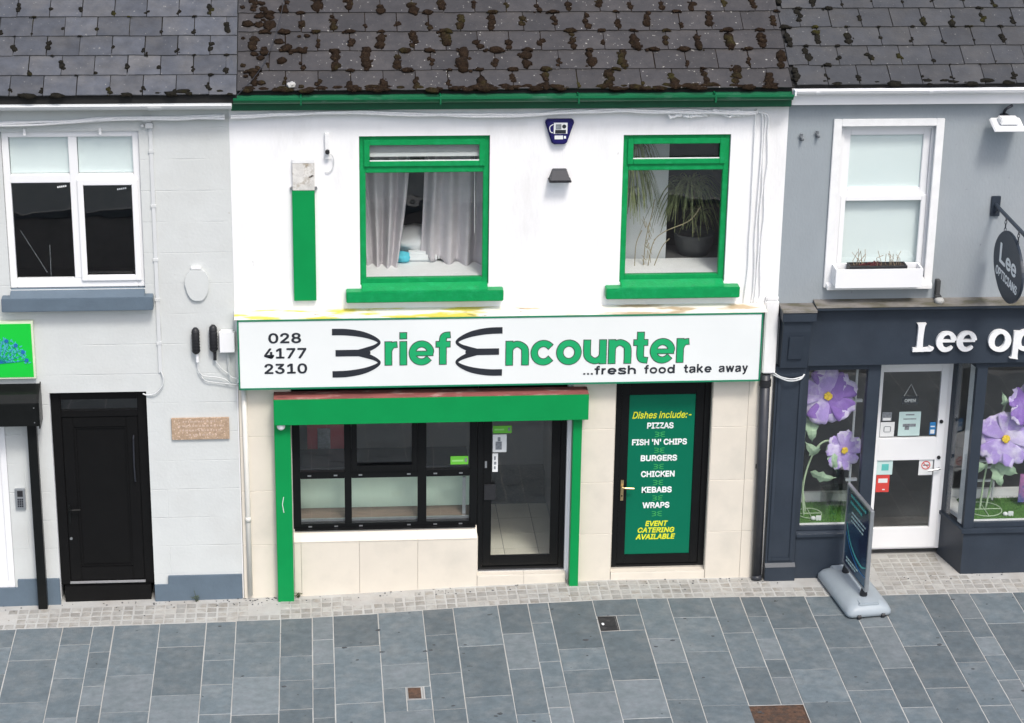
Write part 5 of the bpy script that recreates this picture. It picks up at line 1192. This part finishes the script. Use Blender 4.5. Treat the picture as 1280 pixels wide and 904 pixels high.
ab = thing('acrylic_box', (6.86, .4, .713), 'clear acrylic display box on the turf of the left display window', 'display box')
for a in ((6.70,6.705,.28,.56),(7.0,7.005,.28,.56)): MB().box(a[0],a[1],a[2],a[3],.713,.98).build('side', 'acrylic', ab)
MB().box(6.7055,6.9995,.28,.285,.713,.98).build('side', 'acrylic', ab); MB().box(6.7055,6.9995,.555,.56,.713,.98).build('side', 'acrylic', ab); MB().box(6.70,7.005,.28,.56,.9805,.985).build('top', 'acrylic', ab)
st = thing('display_rail', (7.06, .3, .7), 'slim white post with clips inside the left display window', 'rail')
MB().tube([(6.98,.34,.70),(6.98,.34,2.62)], .014, 8).build('post', 'white_paint', st)
for z_ in (1.12, 1.62, 2.1, 2.5): MB().box(6.93, 7.06, .32, .36, z_, z_+.03).build('clip', 'paper', st)
rk = thing('display_rack', (8.55, .60, .7), 'white wire rack behind the flowers in the right display window', 'rack')
for z_ in (.95, 1.12, 1.2): MB().box(8.40, 8.78, .60, .64, z_, z_+.02).build('shelf', 'paper', rk)
for x_ in (8.40, 8.76): MB().box(x_, x_+.02, .60, .62, .70, 1.22).build('upright', 'paper', rk)
pp = MB().box(9.02, 9.5, .42, .43, .76, 1.12); tag(pp.build('picture_panel', 'poster_pink', None), 'small pink and blue picture panel on the turf at the right edge', 'picture')
for x_, lb in ((6.60,'small white price stand on the turf in the left display window'),(8.86,'small white price stand on the turf in the right display window')):
    mb = MB().box(x_-.03, x_+.03, .14, .16, .712, .77).blob((x_-.06,.16,.735), .03,.03,.025, None, .05, 2); tag(mb.build('price_stand', 'paper', None, .003), lb, 'price stand')
# notices on the white door
DY = .4935
def dsheet(name, x0, x1, z0, z1, m, label, deco=()): return sticker(name, x0, x1, z0, z1, DY, m, label, deco)
dsheet('door_notice', 7.545, 7.80, 1.60, 1.90, 'paper_mint', 'pale mint notice with a drawing on the upper glass of the white door', (('drawing',.2,.8,.38,.5,'grey_print'),('drawing',.3,.5,.25,.4,'grey_print'),('print',.2,.8,.68,.72,'grey_print'),('print',.3,.7,.85,.9,'grey_print')))
dsheet('door_notice', 7.335, 7.50, 1.595, 1.775, 'paper', 'square grey sticker with a circle at the lower left of the upper door glass', (('ring',.3,.7,.3,.34,'grey_print'),('ring',.3,.7,.68,.72,'grey_print'),('ring',.24,.3,.34,.68,'grey_print'),('ring',.7,.76,.34,.68,'grey_print')))
dsheet('door_notice', 7.345, 7.46, 1.79, 1.90, 'grey_print', 'small dark sticker above the square grey sticker on the white door', (('print',.1,.9,.05,.35,'paper'),))
dsheet('door_notice', 7.915, 7.985, 1.61, 1.765, 'bluep', 'small blue and white sticker at the right of the upper door glass', (('print',.15,.85,.08,.4,'paper'),('print',.15,.85,.6,.7,'paper')))
dsheet('door_notice', 7.33, 7.515, 1.115, 1.295, 'paper_mint', 'pale sticker with a teal disc on the lower glass of the white door', (('disc',.3,.75,.3,.75,'teal'),))
dsheet('door_notice', 7.335, 7.49, .895, 1.11, 'redp', 'red sticker on the lower glass of the white door', (('print',.15,.85,.55,.8,'paper'),('print',.5,.7,.12,.18,'paper')))
ns = dsheet('door_notice', 7.825, 7.99, 1.10, 1.295, 'paper', 'no smoking sticker at the right of the lower door glass', (('cigarette',.3,.72,.62,.68,'ink'),))
MB().ribbon([(7.907+.048*math.cos(a), 1.225+.048*math.sin(a), .005) for a in [i*math.pi/4 for i in range(8)]], DY-.003, .002, close=True).build('ring', 'redp', ns); MB().ribbon([(7.875,1.257,.004),(7.94,1.193,.004)], DY-.0035, .002).build('bar', 'redp', ns)
os_ = thing('open_sign', (7.66, .48, 1.95), 'small dark OPEN sign hanging on a string behind the white door glass', 'sign')
MB().box(7.57, 7.76, .515, .522, 1.985, 2.085).build('board', 'ink', os_); text_part('lettering', 'OPEN', 7.60, 7.73, 2.01, 2.05, .512, 'paper', os_, .03); MB().tube([(7.59,.517,2.085),(7.665,.517,2.23),(7.74,.517,2.085)], .004, 5).build('string', 'paper', os_)
dsp = thing('spectacle_sign', (7.6, .9, 2.35), 'dim framed picture hung inside above the white door glass', 'picture')
MB().box(7.52, 7.76, .80, .82, 2.28, 2.40).build('frame', 'ink', dsp); MB().box(7.55, 7.73, .796, .7995, 2.30, 2.38).build('print', 'teal', dsp)

# ================================================================== on the pavement
sgn = thing('pavement_sign', (6.90, -.56, .08), 'navy pavement sign on a grey plastic base in front of the optician', 'sign')
ang = math.atan2(-.09, .76)
RX = Matrix.Translation((6.895, -.56, gz(6.9))) @ Matrix.Rotation(-ang, 4, 'Z')
def bpart(mb, name, m, bevel=0, smooth=False): return mb.build(name, m, sgn, bevel, smooth, xf=RX)
def rrect(w, l, r, n=5):
    P = []
    for cx, cy, a0 in ((w-r, l-r, 0), (-w+r, l-r, 90), (-w+r, -l+r, 180), (w-r, -l+r, 270)):
        for i in range(n+1): a = R(a0+90*i/n); P.append((cx+r*math.cos(a), cy+r*math.sin(a)))
    return P
mb = MB(); rings = [(.245,.535,.06,.015),(.262,.55,.07,.03),(.262,.55,.07,.065),(.235,.525,.09,.115),(.17,.47,.10,.155),(.12,.43,.09,.165)]
n = 24
for w, l, r, z_ in rings: mb.v += [Vector((x, y, z_)) for x, y in rrect(w, l, r)]
for j in range(len(rings)-1):
    for i in range(n): mb.f.append((j*n+i, j*n+(i+1)%n, (j+1)*n+(i+1)%n, (j+1)*n+i))
mb.f.append(tuple(range(n-1,-1,-1))); mb.f.append(tuple((len(rings)-1)*n+i for i in range(n)))
bpart(mb, 'base', 'board_grey', 0, True)
bpart(MB().box(-.12, .12, -.50, -.36, .118, .1665), 'handle_recess', 'board_grey', .012); bpart(MB().box(-.12, .12, .36, .50, .118, .1665), 'handle_recess', 'board_grey', .012)
for x_ in (-.13, .15): bpart(MB().tube([(x_-.02,-.555,.03),(x_+.02,-.555,.03)], .022, 10), 'wheel', 'black_plastic')
for y_ in (-.30, .30):
    bpart(MB().lathe([(.04,0),(.045,.02),(.035,.06),(.03,.085)], (0,y_,.163), 14), 'spring_foot', 'black_plastic', 0, True)
z0_, z1_ = .245, 1.235; W_ = .39
bpart(MB().box(-.022, .022, -W_, -W_+.028, z0_, z1_).box(-.022, .022, W_-.028, W_, z0_, z1_).box(-.022, .022, -W_+.028, W_-.028, z0_, z0_+.028).box(-.022, .022, -W_+.028, W_-.028, z1_-.028, z1_), 'frame', 'alu', .004)
bpart(MB().box(-.012, .012, -W_+.028, W_-.028, z0_+.028, z1_-.028), 'poster', 'poster')
RX2 = RX @ Matrix(((0,1,0,-.0125),(-1,0,0,0),(0,0,1,0),(0,0,0,1)))
mb = MB().ribbon([(-.34,.78,.004),(-.20,.60,.010),(0,.50,.014),(.2,.47,.012),(.345,.52,.006)], -.003, .002); mb.build('swoosh', 'teal', sgn, xf=RX2)
mb = MB().ribbon([(-.34,.66,.003),(-.15,.50,.006),(.1,.40,.008),(.345,.40,.004)], -.003, .002); mb.build('swoosh', 'bluep', sgn, xf=RX2)
for r, (zt, a, b, h) in enumerate(((1.13,-.26,.22,.03),(1.05,-.26,.12,.03),(.95,-.2,.25,.018),(.90,-.2,.18,.018),(.85,-.2,.2,.018),(.36,-.28,.1,.02),(.32,-.28,.02,.02))):
    q = random.Random(r); mb = MB(); x_ = a
    while x_ < b: w = q.uniform(.02,.06); mb.box(x_, x_+w, -.0035, -.0015, zt, zt+h); x_ += w+.015
    mb.build('print_line', 'teal' if r < 2 else 'paper_mint', sgn, xf=RX2)

def cover(name, x0, x1, y0, y1, m, label, frame_m='lamp_grey', ribs=0, lip=True):
    t = thing(name, ((x0+x1)/2, (y0+y1)/2, gz((x0+x1)/2)), label, 'cover'); z = gz((x0+x1)/2)
    fr = MB().box(x0, x1, y0, y0+.012, z-.03, z+.002).box(x0, x1, y1-.012, y1, z-.03, z+.002).box(x0, x0+.012, y0+.012, y1-.012, z-.03, z+.002).box(x1-.012, x1, y0+.012, y1-.012, z-.03, z+.002); fr.build('frame', frame_m, t)
    MB().box(x0+.014, x1-.014, y0+.014, y1-.014, z-.03, z-.001).build('lid', m, t)
    for i in range(ribs):
        for j in range(ribs):
            a = x0+.03+(x1-x0-.06)*(i+.5)/ribs; b = y0+.03+(y1-y0-.06)*(j+.5)/ribs; MB().box(a-.012, a+.012, b-.012, b+.012, z-.001, z+.003).build('stud', m, t)
    return t
c1 = cover('stop_cover', 1.757, 1.932, -2.535, -2.275, 'rust', 'small square rusty brown cover in the middle of the pavement', 'kerb', 0)
c2 = cover('stop_cover', 3.93, 4.135, -1.25, -.912, 'dark_iron', 'small black cover in the pavement in front of the green menu door', 'dark_iron', 0)
z_ = gz(4.03); MB().lathe([(.085,0),(.085,.004),(.07,.005)], (4.03,-1.08,z_-.001), 20).build('disc', 'dark_iron', c2); MB().blob((3.97,-1.10,z_+.004), .016,.03,.006, None, .2, 2).build('lifting_eye', 'paper', c2)
c3 = cover('drain_cover', 5.235, 5.822, -3.74, -2.995, 'rust', 'large rusty manhole cover at the bottom edge of the pavement', 'rust', 9)
# leaves, weeds and grit near the walls
for k, (x_, y_, lb) in enumerate(((-.52,-.03,'dry weed stalk growing at the foot of the grey plinth'),(.63,-.02,'small dark weed between the green rail and the cream riser'))):
    mb = MB(); q = random.Random(k+900)
    for j in range(7 if k == 0 else 12):
        a = Vector((x_+q.uniform(-.02,.02), y_+q.uniform(-.02,.01), gz(x_)-.005)); mb.tube([a, a+Vector((q.uniform(-.03,.03),q.uniform(-.05,0),q.uniform(.03,.08))), a+Vector((q.uniform(-.08,.04),q.uniform(-.07,0),q.uniform(.04,.16 if k == 0 else .07)))], .003, 4)
    tag(mb.build('weed', 'weed', None), lb, 'weed')
grit = MB(); q = random.Random(77)
for k in range(170):
    x_ = q.uniform(-2.7, 9.0); y_ = -.02-abs(q.gauss(0,.10)); s_ = q.uniform(.003,.010)
    if q.random() < .25: x_ = q.choice([-1.0,-.75,-.2,.1,.35])+q.gauss(0,.10)
    grit.blob((x_, y_-(.0 if x_ < 5.9 or x_ > 8.2 else .06), gz(x_)+.002), s_*1.3, s_, s_*.5, None, .3, 1, k)
for k in range(60):
    x_ = q.uniform(-2.5, 8.8); y_ = q.uniform(-3.2,-.6); s_ = q.uniform(.006,.026); grit.blob((x_, y_, gz(x_)+.001), s_*1.4, s_, s_*.25, None, .3, 1, k)
tag(grit.build('grit', 'stain', None), 'dark grit and crumbs scattered along the foot of the walls', 'grit', kind='stuff')
